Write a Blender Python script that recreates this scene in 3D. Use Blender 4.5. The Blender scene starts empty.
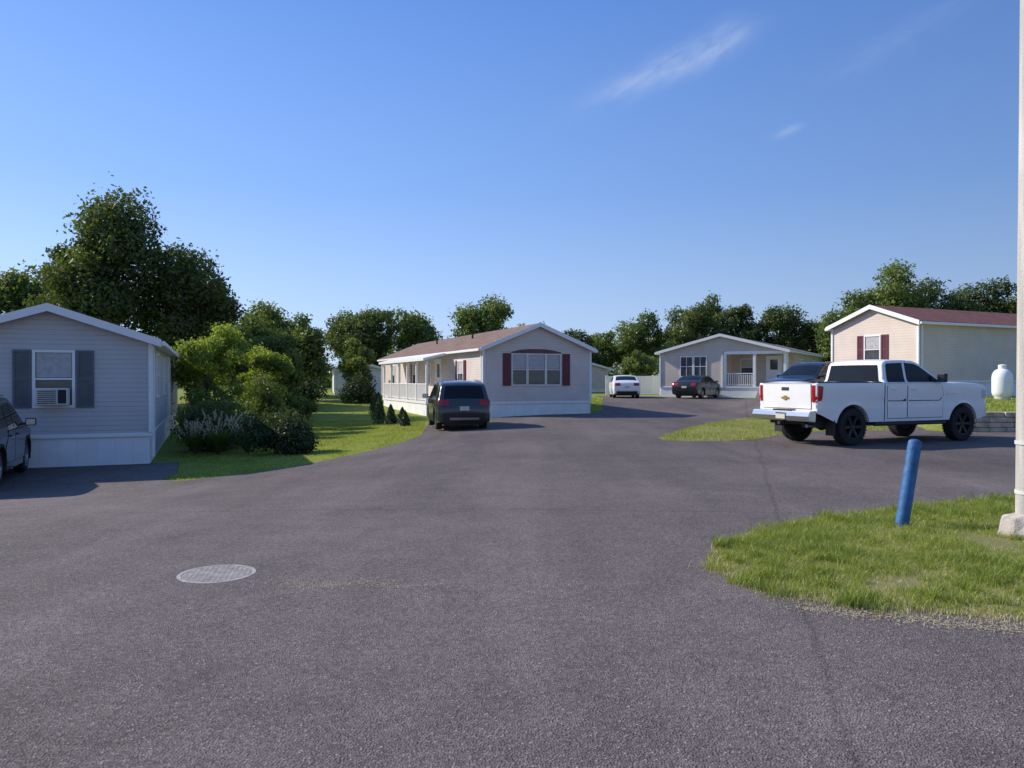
import bpy, bmesh, math, random
import numpy as np
from mathutils import Vector
from mathutils.geometry import delaunay_2d_cdt

random.seed(7)
scene = bpy.context.scene
COL = scene.collection

# ------------------------------------------------------------------ helpers
def ss(a, b, t):
    t = np.clip((np.asarray(t, dtype=float) - a) / (b - a), 0, 1)
    return t * t * (3 - 2 * t)

def h(x, y):
    r = 0.42 * ss(33, 50, y)
    r = r - 0.48 * ss(2, -9, x) * ss(6, 15, y) * (1 - ss(42, 62, y))
    W = 0.25 + 5.0 * (1 - ss(12.5, 13.8, x))
    t = np.clip((np.asarray(y, dtype=float) - 23.85) / W, 0, 1)
    B = t * t * (3 - 2 * t)
    r = r + ss(10.5, 14.2, x) * B * (0.6 + 0.25 * ss(24, 31, y)) * (1 - ss(38, 46, y))
    return r

def H(x, y):
    return float(h(x, y))

def link(o):
    COL.objects.link(o)
    return o

def thing(name, loc, rotz, label, category, group=None, kind=None):
    e = bpy.data.objects.new(name, None)
    e.empty_display_size = 0.3
    e.location = loc
    e.rotation_euler = (0, 0, rotz)
    e["label"] = label
    e["category"] = category
    if group: e["group"] = group
    if kind: e["kind"] = kind
    return link(e)

class MB:
    def __init__(s):
        s.v = []; s.f = []; s.m = []
    def add(s, vs, fs, mi=0):
        b = len(s.v)
        s.v += [tuple(p) for p in vs]
        for f in fs:
            s.f.append(tuple(b + i for i in f)); s.m.append(mi)
    def box(s, x0, x1, y0, y1, z0, z1, mi=0, tf=None):
        vs = [(x0,y0,z0),(x1,y0,z0),(x1,y1,z0),(x0,y1,z0),(x0,y0,z1),(x1,y0,z1),(x1,y1,z1),(x0,y1,z1)]
        if tf: vs = [tf(*p) for p in vs]
        s.add(vs, [(0,3,2,1),(4,5,6,7),(0,1,5,4),(1,2,6,5),(2,3,7,6),(3,0,4,7)], mi)
        return s
    def prism(s, pts, d, mi=0):
        n = len(pts)
        p2 = [tuple(a + b for a, b in zip(p, d)) for p in pts]
        s.add(list(pts) + p2, [tuple(range(n))[::-1], tuple(range(n, 2*n))] +
              [(i, (i+1) % n, n + (i+1) % n, n + i) for i in range(n)], mi)
        return s
    def cyl(s, p0, p1, r0, r1, n=10, mi=0, caps=True):
        p0 = Vector(p0); p1 = Vector(p1)
        d = (p1 - p0).normalized()
        a = d.orthogonal().normalized(); b = d.cross(a)
        vs = []
        for p, r in ((p0, r0), (p1, r1)):
            for i in range(n):
                t = 2 * math.pi * i / n
                vs.append(p + a * (r * math.cos(t)) + b * (r * math.sin(t)))
        fs = [(i, (i+1) % n, n + (i+1) % n, n + i) for i in range(n)]
        if caps: fs += [tuple(range(n))[::-1], tuple(range(n, 2*n))]
        s.add(vs, fs, mi)
        return s
    def lathe(s, prof, n=24, mi=0, axis='y'):
        vs = []; m = len(prof)
        for i in range(n):
            t = 2 * math.pi * i / n
            for r, a in prof:
                if axis == 'y': vs.append((r * math.cos(t), a, r * math.sin(t)))
                else: vs.append((r * math.cos(t), r * math.sin(t), a))
        fs = []
        for i in range(n):
            j = (i + 1) % n
            for k in range(m - 1):
                fs.append((i*m+k, j*m+k, j*m+k+1, i*m+k+1))
        s.add(vs, fs, mi)
        return s
    def mesh(s, name):
        me = bpy.data.meshes.new(name)
        me.from_pydata(s.v, [], s.f)
        return me
    def obj(s, name, mats, parent=None, smooth=None, bevel=0, label=None):
        me = s.mesh(name)
        if not isinstance(mats, (list, tuple)): mats = [mats]
        for m in mats: me.materials.append(m)
        if len(mats) > 1:
            me.polygons.foreach_set("material_index", s.m)
        me.validate()
        if smooth is not None:
            me.polygons.foreach_set("use_smooth", [True] * len(me.polygons))
            me.set_sharp_from_angle(angle=math.radians(smooth))
        me.update()
        o = bpy.data.objects.new(name, me)
        link(o)
        if parent: o.parent = parent
        if bevel:
            b = o.modifiers.new("bevel", 'BEVEL'); b.width = bevel; b.segments = 2
            b.limit_method = 'ANGLE'; b.angle_limit = math.radians(40)
        if label: o["label"] = label
        return o

def fast_mesh(name, verts, faces_flat, nper, mat, tone=None, parent=None, smooth=False):
    me = bpy.data.meshes.new(name)
    nv = len(verts); nl = len(faces_flat); nf = nl // nper
    me.vertices.add(nv)
    me.vertices.foreach_set("co", np.asarray(verts, dtype=np.float32).ravel())
    me.loops.add(nl)
    me.loops.foreach_set("vertex_index", np.asarray(faces_flat, dtype=np.int32))
    me.polygons.add(nf)
    me.polygons.foreach_set("loop_start", np.arange(0, nl, nper, dtype=np.int32))
    me.update(calc_edges=True)
    if tone is not None:
        a = me.attributes.new("tone", 'FLOAT', 'POINT')
        a.data.foreach_set("value", np.asarray(tone, dtype=np.float32))
    me.materials.append(mat)
    o = bpy.data.objects.new(name, me)
    link(o)
    if parent: o.parent = parent
    return o

# ------------------------------------------------------------------ materials
def nodes_of(name):
    m = bpy.data.materials.new(name); m.use_nodes = True
    nt = m.node_tree
    return m, nt, nt.nodes, nt.links, nt.nodes["Principled BSDF"]

def pmat(name, col, rough=.6, metal=0, var=.08, scale=4, bump=0, bscale=40, coat=0, spec=.5, detail=4, stretch=None):
    m, nt, N, Lk, P = nodes_of(name)
    tc = N.new("ShaderNodeTexCoord")
    nz = N.new("ShaderNodeTexNoise"); nz.inputs["Scale"].default_value = scale; nz.inputs["Detail"].default_value = detail
    if stretch:
        mp = N.new("ShaderNodeMapping"); mp.inputs["Scale"].default_value = stretch
        Lk.new(tc.outputs["Object"], mp.inputs[0]); Lk.new(mp.outputs[0], nz.inputs["Vector"])
    else:
        Lk.new(tc.outputs["Object"], nz.inputs["Vector"])
    mx = N.new("ShaderNodeMix"); mx.data_type = 'RGBA'
    mx.inputs[6].default_value = tuple(max(0, c * (1 - var)) for c in col) + (1,)
    mx.inputs[7].default_value = tuple(min(1, c * (1 + var)) for c in col) + (1,)
    rmp = N.new("ShaderNodeMapRange"); rmp.inputs[1].default_value = .3; rmp.inputs[2].default_value = .7
    Lk.new(nz.outputs["Fac"], rmp.inputs[0]); Lk.new(rmp.outputs[0], mx.inputs[0])
    Lk.new(mx.outputs[2], P.inputs["Base Color"])
    P.inputs["Roughness"].default_value = rough
    P.inputs["Metallic"].default_value = metal
    P.inputs["Specular IOR Level"].default_value = spec
    P.inputs["Coat Weight"].default_value = coat
    P.inputs["Coat Roughness"].default_value = .04
    if bump:
        n2 = N.new("ShaderNodeTexNoise"); n2.inputs["Scale"].default_value = bscale
        Lk.new(tc.outputs["Object"], n2.inputs["Vector"])
        b = N.new("ShaderNodeBump"); b.inputs["Strength"].default_value = bump; b.inputs["Distance"].default_value = .01
        Lk.new(n2.outputs["Fac"], b.inputs["Height"]); Lk.new(b.outputs[0], P.inputs["Normal"])
    return m

def lap_mat(name, col, pitch=.115, axis=2, crev_shade=.72, rough=.55):
    m, nt, N, Lk, P = nodes_of(name)
    tc = N.new("ShaderNodeTexCoord"); sp = N.new("ShaderNodeSeparateXYZ")
    Lk.new(tc.outputs["Object"], sp.inputs[0])
    src = sp.outputs[axis]
    if axis != 2:
        ad = N.new("ShaderNodeMath"); ad.operation = 'ADD'
        Lk.new(sp.outputs[0], ad.inputs[0]); Lk.new(sp.outputs[1], ad.inputs[1]); src = ad.outputs[0]
    dv = N.new("ShaderNodeMath"); dv.operation = 'DIVIDE'; dv.inputs[1].default_value = pitch
    Lk.new(src, dv.inputs[0])
    fr = N.new("ShaderNodeMath"); fr.operation = 'FRACT'; Lk.new(dv.outputs[0], fr.inputs[0])
    inv = N.new("ShaderNodeMath"); inv.operation = 'SUBTRACT'; inv.inputs[0].default_value = 1
    Lk.new(fr.outputs[0], inv.inputs[1])
    b = N.new("ShaderNodeBump"); b.inputs["Strength"].default_value = .5 if axis == 2 else .25; b.inputs["Distance"].default_value = .012
    Lk.new(inv.outputs[0], b.inputs["Height"]); Lk.new(b.outputs[0], P.inputs["Normal"])
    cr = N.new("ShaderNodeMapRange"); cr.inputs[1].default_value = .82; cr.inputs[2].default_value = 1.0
    cr.inputs[3].default_value = 1; cr.inputs[4].default_value = crev_shade  # painted shadow line: base colour darkens towards each lap edge
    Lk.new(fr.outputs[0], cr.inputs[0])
    nz = N.new("ShaderNodeTexNoise"); nz.inputs["Scale"].default_value = 1.3; nz.inputs["Detail"].default_value = 6
    Lk.new(tc.outputs["Object"], nz.inputs["Vector"])
    nr = N.new("ShaderNodeMapRange"); nr.inputs[1].default_value = .3; nr.inputs[2].default_value = .7
    nr.inputs[3].default_value = .92; nr.inputs[4].default_value = 1.05
    Lk.new(nz.outputs["Fac"], nr.inputs[0])
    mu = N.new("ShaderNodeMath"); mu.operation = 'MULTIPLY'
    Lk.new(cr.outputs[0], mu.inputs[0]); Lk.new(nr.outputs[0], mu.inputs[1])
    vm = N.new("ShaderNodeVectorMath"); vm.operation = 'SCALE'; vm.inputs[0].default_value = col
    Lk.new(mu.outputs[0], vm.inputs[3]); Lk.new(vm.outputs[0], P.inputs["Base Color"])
    P.inputs["Roughness"].default_value = rough
    P.inputs["Specular IOR Level"].default_value = .3
    return m

def shingle_mat(name, col):
    m, nt, N, Lk, P = nodes_of(name)
    tc = N.new("ShaderNodeTexCoord")
    mp = N.new("ShaderNodeMapping"); mp.inputs["Rotation"].default_value = (0, 0, math.pi / 2)
    Lk.new(tc.outputs["Object"], mp.inputs[0])
    br = N.new("ShaderNodeTexBrick"); br.inputs["Scale"].default_value = 3.2
    br.inputs["Color1"].default_value = tuple(c * 1.15 for c in col) + (1,)
    br.inputs["Color2"].default_value = tuple(c * .8 for c in col) + (1,)
    br.inputs["Mortar"].default_value = tuple(c * .45 for c in col) + (1,)
    br.inputs["Mortar Size"].default_value = .02
    Lk.new(mp.outputs[0], br.inputs["Vector"])
    nz = N.new("ShaderNodeTexNoise"); nz.inputs["Scale"].default_value = 2; nz.inputs["Detail"].default_value = 8
    Lk.new(tc.outputs["Object"], nz.inputs["Vector"])
    nr = N.new("ShaderNodeMapRange"); nr.inputs[1].default_value = .3; nr.inputs[2].default_value = .7
    nr.inputs[3].default_value = .75; nr.inputs[4].default_value = 1.2
    Lk.new(nz.outputs["Fac"], nr.inputs[0])
    vm = N.new("ShaderNodeVectorMath"); vm.operation = 'SCALE'
    Lk.new(br.outputs["Color"], vm.inputs[0]); Lk.new(nr.outputs[0], vm.inputs[3])
    Lk.new(vm.outputs[0], P.inputs["Base Color"]); P.inputs["Roughness"].default_value = .9
    return m

def leaf_mat(name, dark, light, trans=.35):
    m, nt, N, Lk, P = nodes_of(name)
    N.remove(P)
    out = N["Material Output"]
    at = N.new("ShaderNodeAttribute"); at.attribute_name = "tone"
    mx = N.new("ShaderNodeMix"); mx.data_type = 'RGBA'
    mx.inputs[6].default_value = dark + (1,); mx.inputs[7].default_value = light + (1,)
    Lk.new(at.outputs["Fac"], mx.inputs[0])
    d = N.new("ShaderNodeBsdfDiffuse"); t = N.new("ShaderNodeBsdfTranslucent")
    Lk.new(mx.outputs[2], d.inputs[0])
    hs = N.new("ShaderNodeMix"); hs.data_type = 'RGBA'; hs.blend_type = 'MULTIPLY'; hs.inputs[0].default_value = 1
    hs.inputs[7].default_value = (1.3, 1.25, .5, 1)
    Lk.new(mx.outputs[2], hs.inputs[6]); Lk.new(hs.outputs[2], t.inputs[0])
    g = N.new("ShaderNodeBsdfGlossy"); g.inputs["Roughness"].default_value = .45
    ms = N.new("ShaderNodeMixShader"); ms.inputs[0].default_value = trans
    Lk.new(d.outputs[0], ms.inputs[1]); Lk.new(t.outputs[0], ms.inputs[2])
    m2 = N.new("ShaderNodeMixShader"); m2.inputs[0].default_value = .03
    Lk.new(ms.outputs[0], m2.inputs[1]); Lk.new(g.outputs[0], m2.inputs[2])
    Lk.new(m2.outputs[0], out.inputs[0])
    return m

def asphalt_mat():
    m, nt, N, Lk, P = nodes_of("asphalt")
    tc = N.new("ShaderNodeTexCoord")
    def noise(sc, det, rough=.5, stretch=None, dist=0):
        n = N.new("ShaderNodeTexNoise"); n.inputs["Scale"].default_value = sc; n.inputs["Detail"].default_value = det
        n.inputs["Roughness"].default_value = rough; n.inputs["Distortion"].default_value = dist
        if stretch:
            mp = N.new("ShaderNodeMapping"); mp.inputs["Scale"].default_value = stretch[0]; mp.inputs["Rotation"].default_value = (0, 0, stretch[1])
            Lk.new(tc.outputs["Object"], mp.inputs[0]); Lk.new(mp.outputs[0], n.inputs["Vector"])
        else:
            Lk.new(tc.outputs["Object"], n.inputs["Vector"])
        return n
    def rng(src, a, b, c, d):
        r = N.new("ShaderNodeMapRange"); r.inputs[1].default_value = a; r.inputs[2].default_value = b
        r.inputs[3].default_value = c; r.inputs[4].default_value = d
        Lk.new(src, r.inputs[0]); return r.outputs[0]
    def mul(a, b):
        k = N.new("ShaderNodeMath"); k.operation = 'MULTIPLY'; Lk.new(a, k.inputs[0]); Lk.new(b, k.inputs[1]); return k.outputs[0]
    big = rng(noise(.25, 6, .55, None, .6).outputs["Fac"], .32, .68, .80, 1.18)
    mid = rng(noise(.8, 5, .6, ((1, .10, 1), math.radians(70)), .3).outputs["Fac"], .35, .7, .84, 1.15)
    blot = rng(noise(2.2, 6, .65).outputs["Fac"], .3, .7, .87, 1.13)
    # paving seams: distance to two long lines on the ground (laid lanes)
    sp = N.new("ShaderNodeSeparateXYZ"); Lk.new(tc.outputs["Object"], sp.inputs[0])
    wob = noise(.6, 3)
    def seam(a, b, c, wd):
        q = N.new("ShaderNodeVectorMath"); q.operation = 'DOT_PRODUCT'; q.inputs[1].default_value = (a, b, 0)
        Lk.new(tc.outputs["Object"], q.inputs[0])
        s1 = N.new("ShaderNodeMath"); s1.operation = 'ADD'; s1.inputs[1].default_value = c; Lk.new(q.outputs["Value"], s1.inputs[0])
        w1 = N.new("ShaderNodeMath"); w1.operation = 'MULTIPLY_ADD'; w1.inputs[1].default_value = .25; Lk.new(wob.outputs["Fac"], w1.inputs[0]); Lk.new(s1.outputs[0], w1.inputs[2])
        ab = N.new("ShaderNodeMath"); ab.operation = 'ABSOLUTE'; Lk.new(w1.outputs[0], ab.inputs[0])
        return rng(ab.outputs[0], 0, wd, .74, 1)
    seams = mul(seam(.10, .995, -9.6, .05), seam(.96, -.28, -.6, .045))
    vor = N.new("ShaderNodeTexVoronoi"); vor.inputs["Scale"].default_value = 95
    Lk.new(tc.outputs["Object"], vor.inputs["Vector"])
    sx = N.new("ShaderNodeSeparateColor"); Lk.new(vor.outputs["Color"], sx.inputs[0])
    ag = rng(sx.outputs[0], 0, 1, .6, 1.38)
    fine = rng(noise(24, 5, .8).outputs["Fac"], .3, .7, .72, 1.25)
    spk = rng(sx.outputs[1], .955, .985, 0, .75)
    # nearer street surface is older and paler than the darker parking court
    age = rng(sp.outputs[1], 7.5, 15, 1.0, .84)
    f = mul(mul(mul(mul(mul(mul(big, mid), ag), fine), blot), seams), age)
    vm = N.new("ShaderNodeVectorMath"); vm.operation = 'SCALE'; vm.inputs[0].default_value = (.176, .143, .133)
    Lk.new(f, vm.inputs[3])
    mx = N.new("ShaderNodeMix"); mx.data_type = 'RGBA'; mx.inputs[7].default_value = (.38, .33, .30, 1)
    Lk.new(spk, mx.inputs[0]); Lk.new(vm.outputs[0], mx.inputs[6])
    Lk.new(mx.outputs[2], P.inputs["Base Color"])
    P.inputs["Roughness"].default_value = .88
    P.inputs["Specular IOR Level"].default_value = .25
    b = N.new("ShaderNodeBump"); b.inputs["Strength"].default_value = 1.0; b.inputs["Distance"].default_value = .007
    hh = N.new("ShaderNodeMath"); hh.operation = 'ADD'
    Lk.new(vor.outputs["Distance"], hh.inputs[0]); Lk.new(noise(45, 4, .75).outputs["Fac"], hh.inputs[1])
    Lk.new(hh.outputs[0], b.inputs["Height"]); Lk.new(b.outputs[0], P.inputs["Normal"])
    return m

def grass_ground_mat(name, c1, c2, c3):
    m, nt, N, Lk, P = nodes_of(name)
    tc = N.new("ShaderNodeTexCoord")
    n1 = N.new("ShaderNodeTexNoise"); n1.inputs["Scale"].default_value = .5; n1.inputs["Detail"].default_value = 6
    n2 = N.new("ShaderNodeTexNoise"); n2.inputs["Scale"].default_value = 14; n2.inputs["Detail"].default_value = 6; n2.inputs["Roughness"].default_value = .7
    for n in (n1, n2): Lk.new(tc.outputs["Object"], n.inputs["Vector"])
    a = N.new("ShaderNodeMix"); a.data_type = 'RGBA'; a.inputs[6].default_value = c1 + (1,); a.inputs[7].default_value = c2 + (1,)
    r1 = N.new("ShaderNodeMapRange"); r1.inputs[1].default_value = .35; r1.inputs[2].default_value = .65
    Lk.new(n1.outputs["Fac"], r1.inputs[0]); Lk.new(r1.outputs[0], a.inputs[0])
    b = N.new("ShaderNodeMix"); b.data_type = 'RGBA'; b.inputs[7].default_value = c3 + (1,)
    r2 = N.new("ShaderNodeMapRange"); r2.inputs[1].default_value = .4; r2.inputs[2].default_value = .75
    Lk.new(n2.outputs["Fac"], r2.inputs[0]); Lk.new(r2.outputs[0], b.inputs[0])
    Lk.new(a.outputs[2], b.inputs[6]); Lk.new(b.outputs[2], P.inputs["Base Color"])
    P.inputs["Roughness"].default_value = .95; P.inputs["Specular IOR Level"].default_value = .1
    bp = N.new("ShaderNodeBump"); bp.inputs["Strength"].default_value = .6; bp.inputs["Distance"].default_value = .03
    Lk.new(n2.outputs["Fac"], bp.inputs["Height"]); Lk.new(bp.outputs[0], P.inputs["Normal"])
    return m

M = {}
M['asphalt'] = asphalt_mat()
M['ground'] = grass_ground_mat("grass_ground", (.21, .26, .045), (.32, .34, .075), (.13, .17, .035))
M['lawnsoil'] = grass_ground_mat("lawn_soil", (.20, .22, .07), (.30, .26, .13), (.25, .19, .11))
M['blade'] = leaf_mat("grass_blade", (.15, .23, .035), (.50, .52, .14), .4)
M['straw'] = leaf_mat("dry_grass", (.42, .35, .22), (.70, .62, .44), .2)
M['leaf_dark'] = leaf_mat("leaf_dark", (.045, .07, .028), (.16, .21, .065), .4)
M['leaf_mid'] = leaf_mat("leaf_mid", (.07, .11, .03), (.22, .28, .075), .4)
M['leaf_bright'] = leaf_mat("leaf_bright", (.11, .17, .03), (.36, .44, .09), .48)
M['leaf_shrub'] = leaf_mat("leaf_shrub", (.03, .05, .022), (.12, .16, .05), .25)
M['bark'] = pmat("bark", (.13, .10, .08), .95, var=.35, scale=6, bump=1, bscale=20)
M['white'] = pmat("white_vinyl", (.88, .87, .86), .45, var=.03)
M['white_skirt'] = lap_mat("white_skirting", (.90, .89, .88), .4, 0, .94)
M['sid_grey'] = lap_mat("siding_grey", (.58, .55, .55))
M['sid_tan'] = lap_mat("siding_tan", (.72, .62, .565), crev_shade=.78)
M['sid_cream'] = lap_mat("siding_cream", (.74, .62, .53), crev_shade=.8)
M['sid_beige'] = lap_mat("siding_beige", (.64, .545, .45), crev_shade=.8)
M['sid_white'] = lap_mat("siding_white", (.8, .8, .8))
M['slate'] = pmat("slate_shutter", (.12, .135, .155), .5, var=.1)
M['maroon'] = pmat("maroon_shutter", (.14, .027, .042), .5, var=.1)
M['sh_grey'] = shingle_mat("shingle_grey", (.22, .21, .20))
M['sh_brown'] = shingle_mat("shingle_brown", (.24, .145, .11))
M['sh_red'] = shingle_mat("shingle_red", (.22, .08, .06))
M['sh_taupe'] = shingle_mat("shingle_taupe", (.15, .13, .115))
M['glass'] = pmat("window_glass", (.07, .075, .085), .06, var=.3, scale=2, spec=.7)
M['blind_shade'] = pmat("window_curtain", (.48, .46, .46), .8, var=.15, scale=9)
M['trim_beige'] = pmat("trim_beige", (.76, .70, .64), .5)
M['header'] = pmat("header_burgundy", (.15, .06, .065), .6)
M['concrete'] = pmat("concrete", (.46, .41, .35), .9, var=.3, scale=9, bump=1, bscale=60, detail=8)
M['pole'] = pmat("pole_paint", (.50, .47, .43), .85, var=.28, scale=9, bump=.6, bscale=50, detail=9, stretch=(1, 1, .12))
M['blue'] = pmat("blue_paint", (.022, .115, .29), .6, var=.35, scale=12, bump=.5, bscale=50, detail=9)
M['stone'] = pmat("wall_stone", (.50, .39, .27), .9, var=.35, scale=3.5, bump=1, bscale=25)
M['iron'] = pmat("cast_iron", (.40, .365, .335), .9, metal=0, var=.35, scale=12, bump=.8, bscale=100, detail=8)
M['iron_dark'] = pmat("cast_iron_dark", (.30, .27, .245), .92, var=.35, scale=9, bump=.8, bscale=100, detail=8)
M['acmetal'] = pmat("ac_plastic", (.65, .64, .62), .5)
M['dark'] = pmat("dark_grille", (.02, .02, .02), .7)
M['rubber'] = pmat("tyre_rubber", (.018, .018, .018), .85, var=.2, scale=20)
M['blackplastic'] = pmat("black_plastic", (.02, .02, .022), .6)
M['chrome'] = pmat("chrome", (.6, .6, .61), .2, metal=1, var=.03)
M['silver'] = pmat("alloy_rim", (.4, .4, .41), .3, metal=.9, var=.05)
M['blackrim'] = pmat("black_rim", (.012, .012, .013), .45, metal=.1)
M['carglass'] = pmat("car_glass", (.010, .012, .014), .06, var=.2, spec=.28)
M['red'] = pmat("tail_lamp_red", (.42, .01, .012), .15, var=.1, coat=.6)
M['lampclear'] = pmat("lamp_clear", (.6, .6, .6), .12, var=.1, coat=.6)
M['plate'] = pmat("licence_plate", (.6, .58, .42), .5)
M['plate_blue'] = pmat("licence_plate_blue", (.03, .06, .25), .5)
M['gold'] = pmat("gold_emblem", (.55, .36, .08), .3, metal=.5)
M['paint_white'] = pmat("paint_white", (.88, .87, .85), .3, var=.02, coat=.5)
M['paint_grey'] = pmat("paint_charcoal", (.05, .052, .056), .28, metal=.35, var=.05, coat=.9)
M['paint_navy'] = pmat("paint_navy", (.012, .016, .03), .3, metal=.2, var=.05, coat=.7)
M['paint_black'] = pmat("paint_black", (.012, .013, .016), .3, var=.05, coat=.8)
M['plume'] = leaf_mat("grass_plume", (.45, .38, .33), (.72, .62, .56), .4)

# ------------------------------------------------------------------ polygons
def in_poly(P, x, y):
    x = np.asarray(x); y = np.asarray(y)
    r = np.zeros(x.shape, bool); n = len(P); j = n - 1
    for i in range(n):
        xi, yi = P[i]; xj, yj = P[j]
        if yi != yj:
            c = ((yi > y) != (yj > y)) & (x < (xj - xi) * (y - yi) / (yj - yi) + xi)
            r ^= c
        j = i
    return r

def dist_chain(P, x, y, closed=True):
    x = np.asarray(x, float); y = np.asarray(y, float)
    d = np.full(x.shape, 1e9); n = len(P)
    for i in range(n if closed else n - 1):
        ax, ay = P[i]; bx, by = P[(i + 1) % n]
        vx, vy = bx - ax, by - ay; q = vx * vx + vy * vy + 1e-12
        t = np.clip(((x - ax) * vx + (y - ay) * vy) / q, 0, 1)
        d = np.minimum(d, np.hypot(x - ax - t * vx, y - ay - t * vy))
    return d

def densify(P, step, closed=True):
    out = []; n = len(P)
    for i in range(n if closed else n - 1):
        a = P[i]; b = P[(i + 1) % n]
        k = max(1, int(math.ceil(math.hypot(b[0]-a[0], b[1]-a[1]) / step)))
        for j in range(k): out.append((a[0] + (b[0]-a[0]) * j / k, a[1] + (b[1]-a[1]) * j / k))
    if not closed: out.append(tuple(P[-1]))
    return out

def chaikin(P, it=1, closed=True):
    for _ in range(it):
        out = []; n = len(P)
        if not closed: out.append(P[0])
        for i in range(n if closed else n - 1):
            a = P[i]; b = P[(i + 1) % n]
            out.append((a[0]*.75+b[0]*.25, a[1]*.75+b[1]*.25))
            out.append((a[0]*.25+b[0]*.75, a[1]*.25+b[1]*.75))
        if not closed: out.append(P[-1])
        P = out
    return P

def cdt(poly, step, extra=(), edge_step=None):
    P = densify(poly, edge_step or step) if edge_step != 0 else list(poly)
    xs = [p[0] for p in P]; ys = [p[1] for p in P]
    gx, gy = np.meshgrid(np.arange(min(xs) + step*.5, max(xs), step), np.arange(min(ys) + step*.5, max(ys), step))
    gx = gx.ravel(); gy = gy.ravel()
    ok = in_poly(P, gx, gy)
    gx = gx[ok]; gy = gy[ok]
    if len(gx):
        ok = dist_chain(P, gx, gy) > step * .35
        gx = gx[ok]; gy = gy[ok]
    pts = [Vector(p) for p in P] + [Vector((a, b)) for a, b in zip(gx, gy)] + [Vector(e) for e in extra]
    n = len(P)
    r = delaunay_2d_cdt(pts, [], [list(range(n))], 1, 1e-6)
    return [(v.x, v.y) for v in r[0]], [tuple(f) for f in r[2]], P

# ------------------------------------------------------------------ ground
def axis(vals, a, b, st, extra=()):
    return sorted(set([v for v in vals if v < a or v > b] + list(np.round(np.arange(a, b + st/2, st), 4)) + list(extra)))
xs = axis([-900, -500, -250, -140, -90, -65, -50, 50, 65, 90, 140, 250, 500, 900], -40, 42, .5)
ys = axis([-300, -120, -60, -30, -15, 85, 95, 110, 150, 250, 500, 900, 1500], -8, 75, .5, (23.85, 24.1))
X, Y = np.meshgrid(xs, ys)
Z = h(X, Y)
V = np.stack([X.ravel(), Y.ravel(), Z.ravel()], 1)
nx = len(xs); ny = len(ys)
I, J = np.meshgrid(np.arange(nx - 1), np.arange(ny - 1))
a = (J * nx + I).ravel()
F = np.stack([a, a + 1, a + nx + 1, a + nx], 1).ravel()
g = fast_mesh("ground", V, F, 4, M['ground']); g["kind"] = "structure"
g["label"] = "grassy ground around the homes"

def sheet(name, poly, mat, off, step=.5, edge_drop=0, label=None):
    vs, fs, P = cdt(poly, step)
    ax = np.array([v[0] for v in vs]); ay = np.array([v[1] for v in vs])
    z = h(ax, ay) + off
    if edge_drop:
        d = dist_chain(P, ax, ay)
        z = z - edge_drop * (1 - np.clip(d / .35, 0, 1))
    mb = MB(); mb.add(list(zip(ax, ay, z)), fs)
    o = mb.obj(name, mat, smooth=60)
    o["kind"] = "structure"
    if label: o["label"] = label
    return o

road = [(-70, -20), (70, -20), (70, 23.6), (13.2, 23.6), (13.2, 28), (14.0, 30.5), (14.0, 38), (14.5, 43), (17.2, 48.3), (14, 51.4),
        (10.6, 53.4), (9.4, 56.5), (6.0, 56.5), (6.0, 50), (5.0, 43), (4.5, 38.5), (3.7, 35.8), (-1.3, 33.8), (-2.6, 37), (-3.6, 36.3),
        (-3.5, 32), (-3.2, 28), (-2.95, 25), (-3.2, 22.4), (-3.7, 20), (-4.3, 18.2), (-4.9, 16.9), (-5.7, 15.95), (-6.6, 15.3), (-7.1, 15.6), (-7.4, 17), (-8.4, 19.4), (-13.5, 17.6),
        (-20, 16), (-70, 10)]
sheet("road", road, M['asphalt'], .012, .5, label="dark asphalt street and parking court")

def ragged(poly, amp, step, seed):
    r = random.Random(seed); P = densify(poly, step)
    return [(p[0] + r.uniform(-amp, amp), p[1] + r.uniform(-amp, amp)) for p in P]
isl0 = [(1.78, 6.8), (1.9, 7.12), (2.2, 7.6), (2.7, 8.12), (3.3, 8.6), (4.0, 9.0), (4.85, 9.4), (5.9, 9.9), (7.2, 10.45), (9, 11.2), (14, 12.8),
          (14, 1.3), (8, 3.3), (5, 4.45), (3.6, 5.0), (2.9, 5.22), (2.35, 5.40), (1.98, 5.7), (1.78, 6.1), (1.72, 6.45)]
island = ragged(isl0, .04, .13, 3)
sheet("lawn", island, M['lawnsoil'], .035, .3, .02, "grass verge beside the asphalt")
patch = ragged([(4.0, 20.9), (4.05, 20.3), (4.5, 19.9), (5.6, 19.95), (6.6, 20.6), (7.6, 22.0), (9.5, 23.6), (12.8, 24.2), (13.0, 27.5), (11.2, 31), (9.8, 31.5), (8.6, 30), (7.2, 27.8), (6.0, 25.6), (4.9, 23.1)], .05, .4, 4)
sheet("lawn", patch, M['lawnsoil'], .05, .35, .035, "grass island beside the parked truck")

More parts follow.
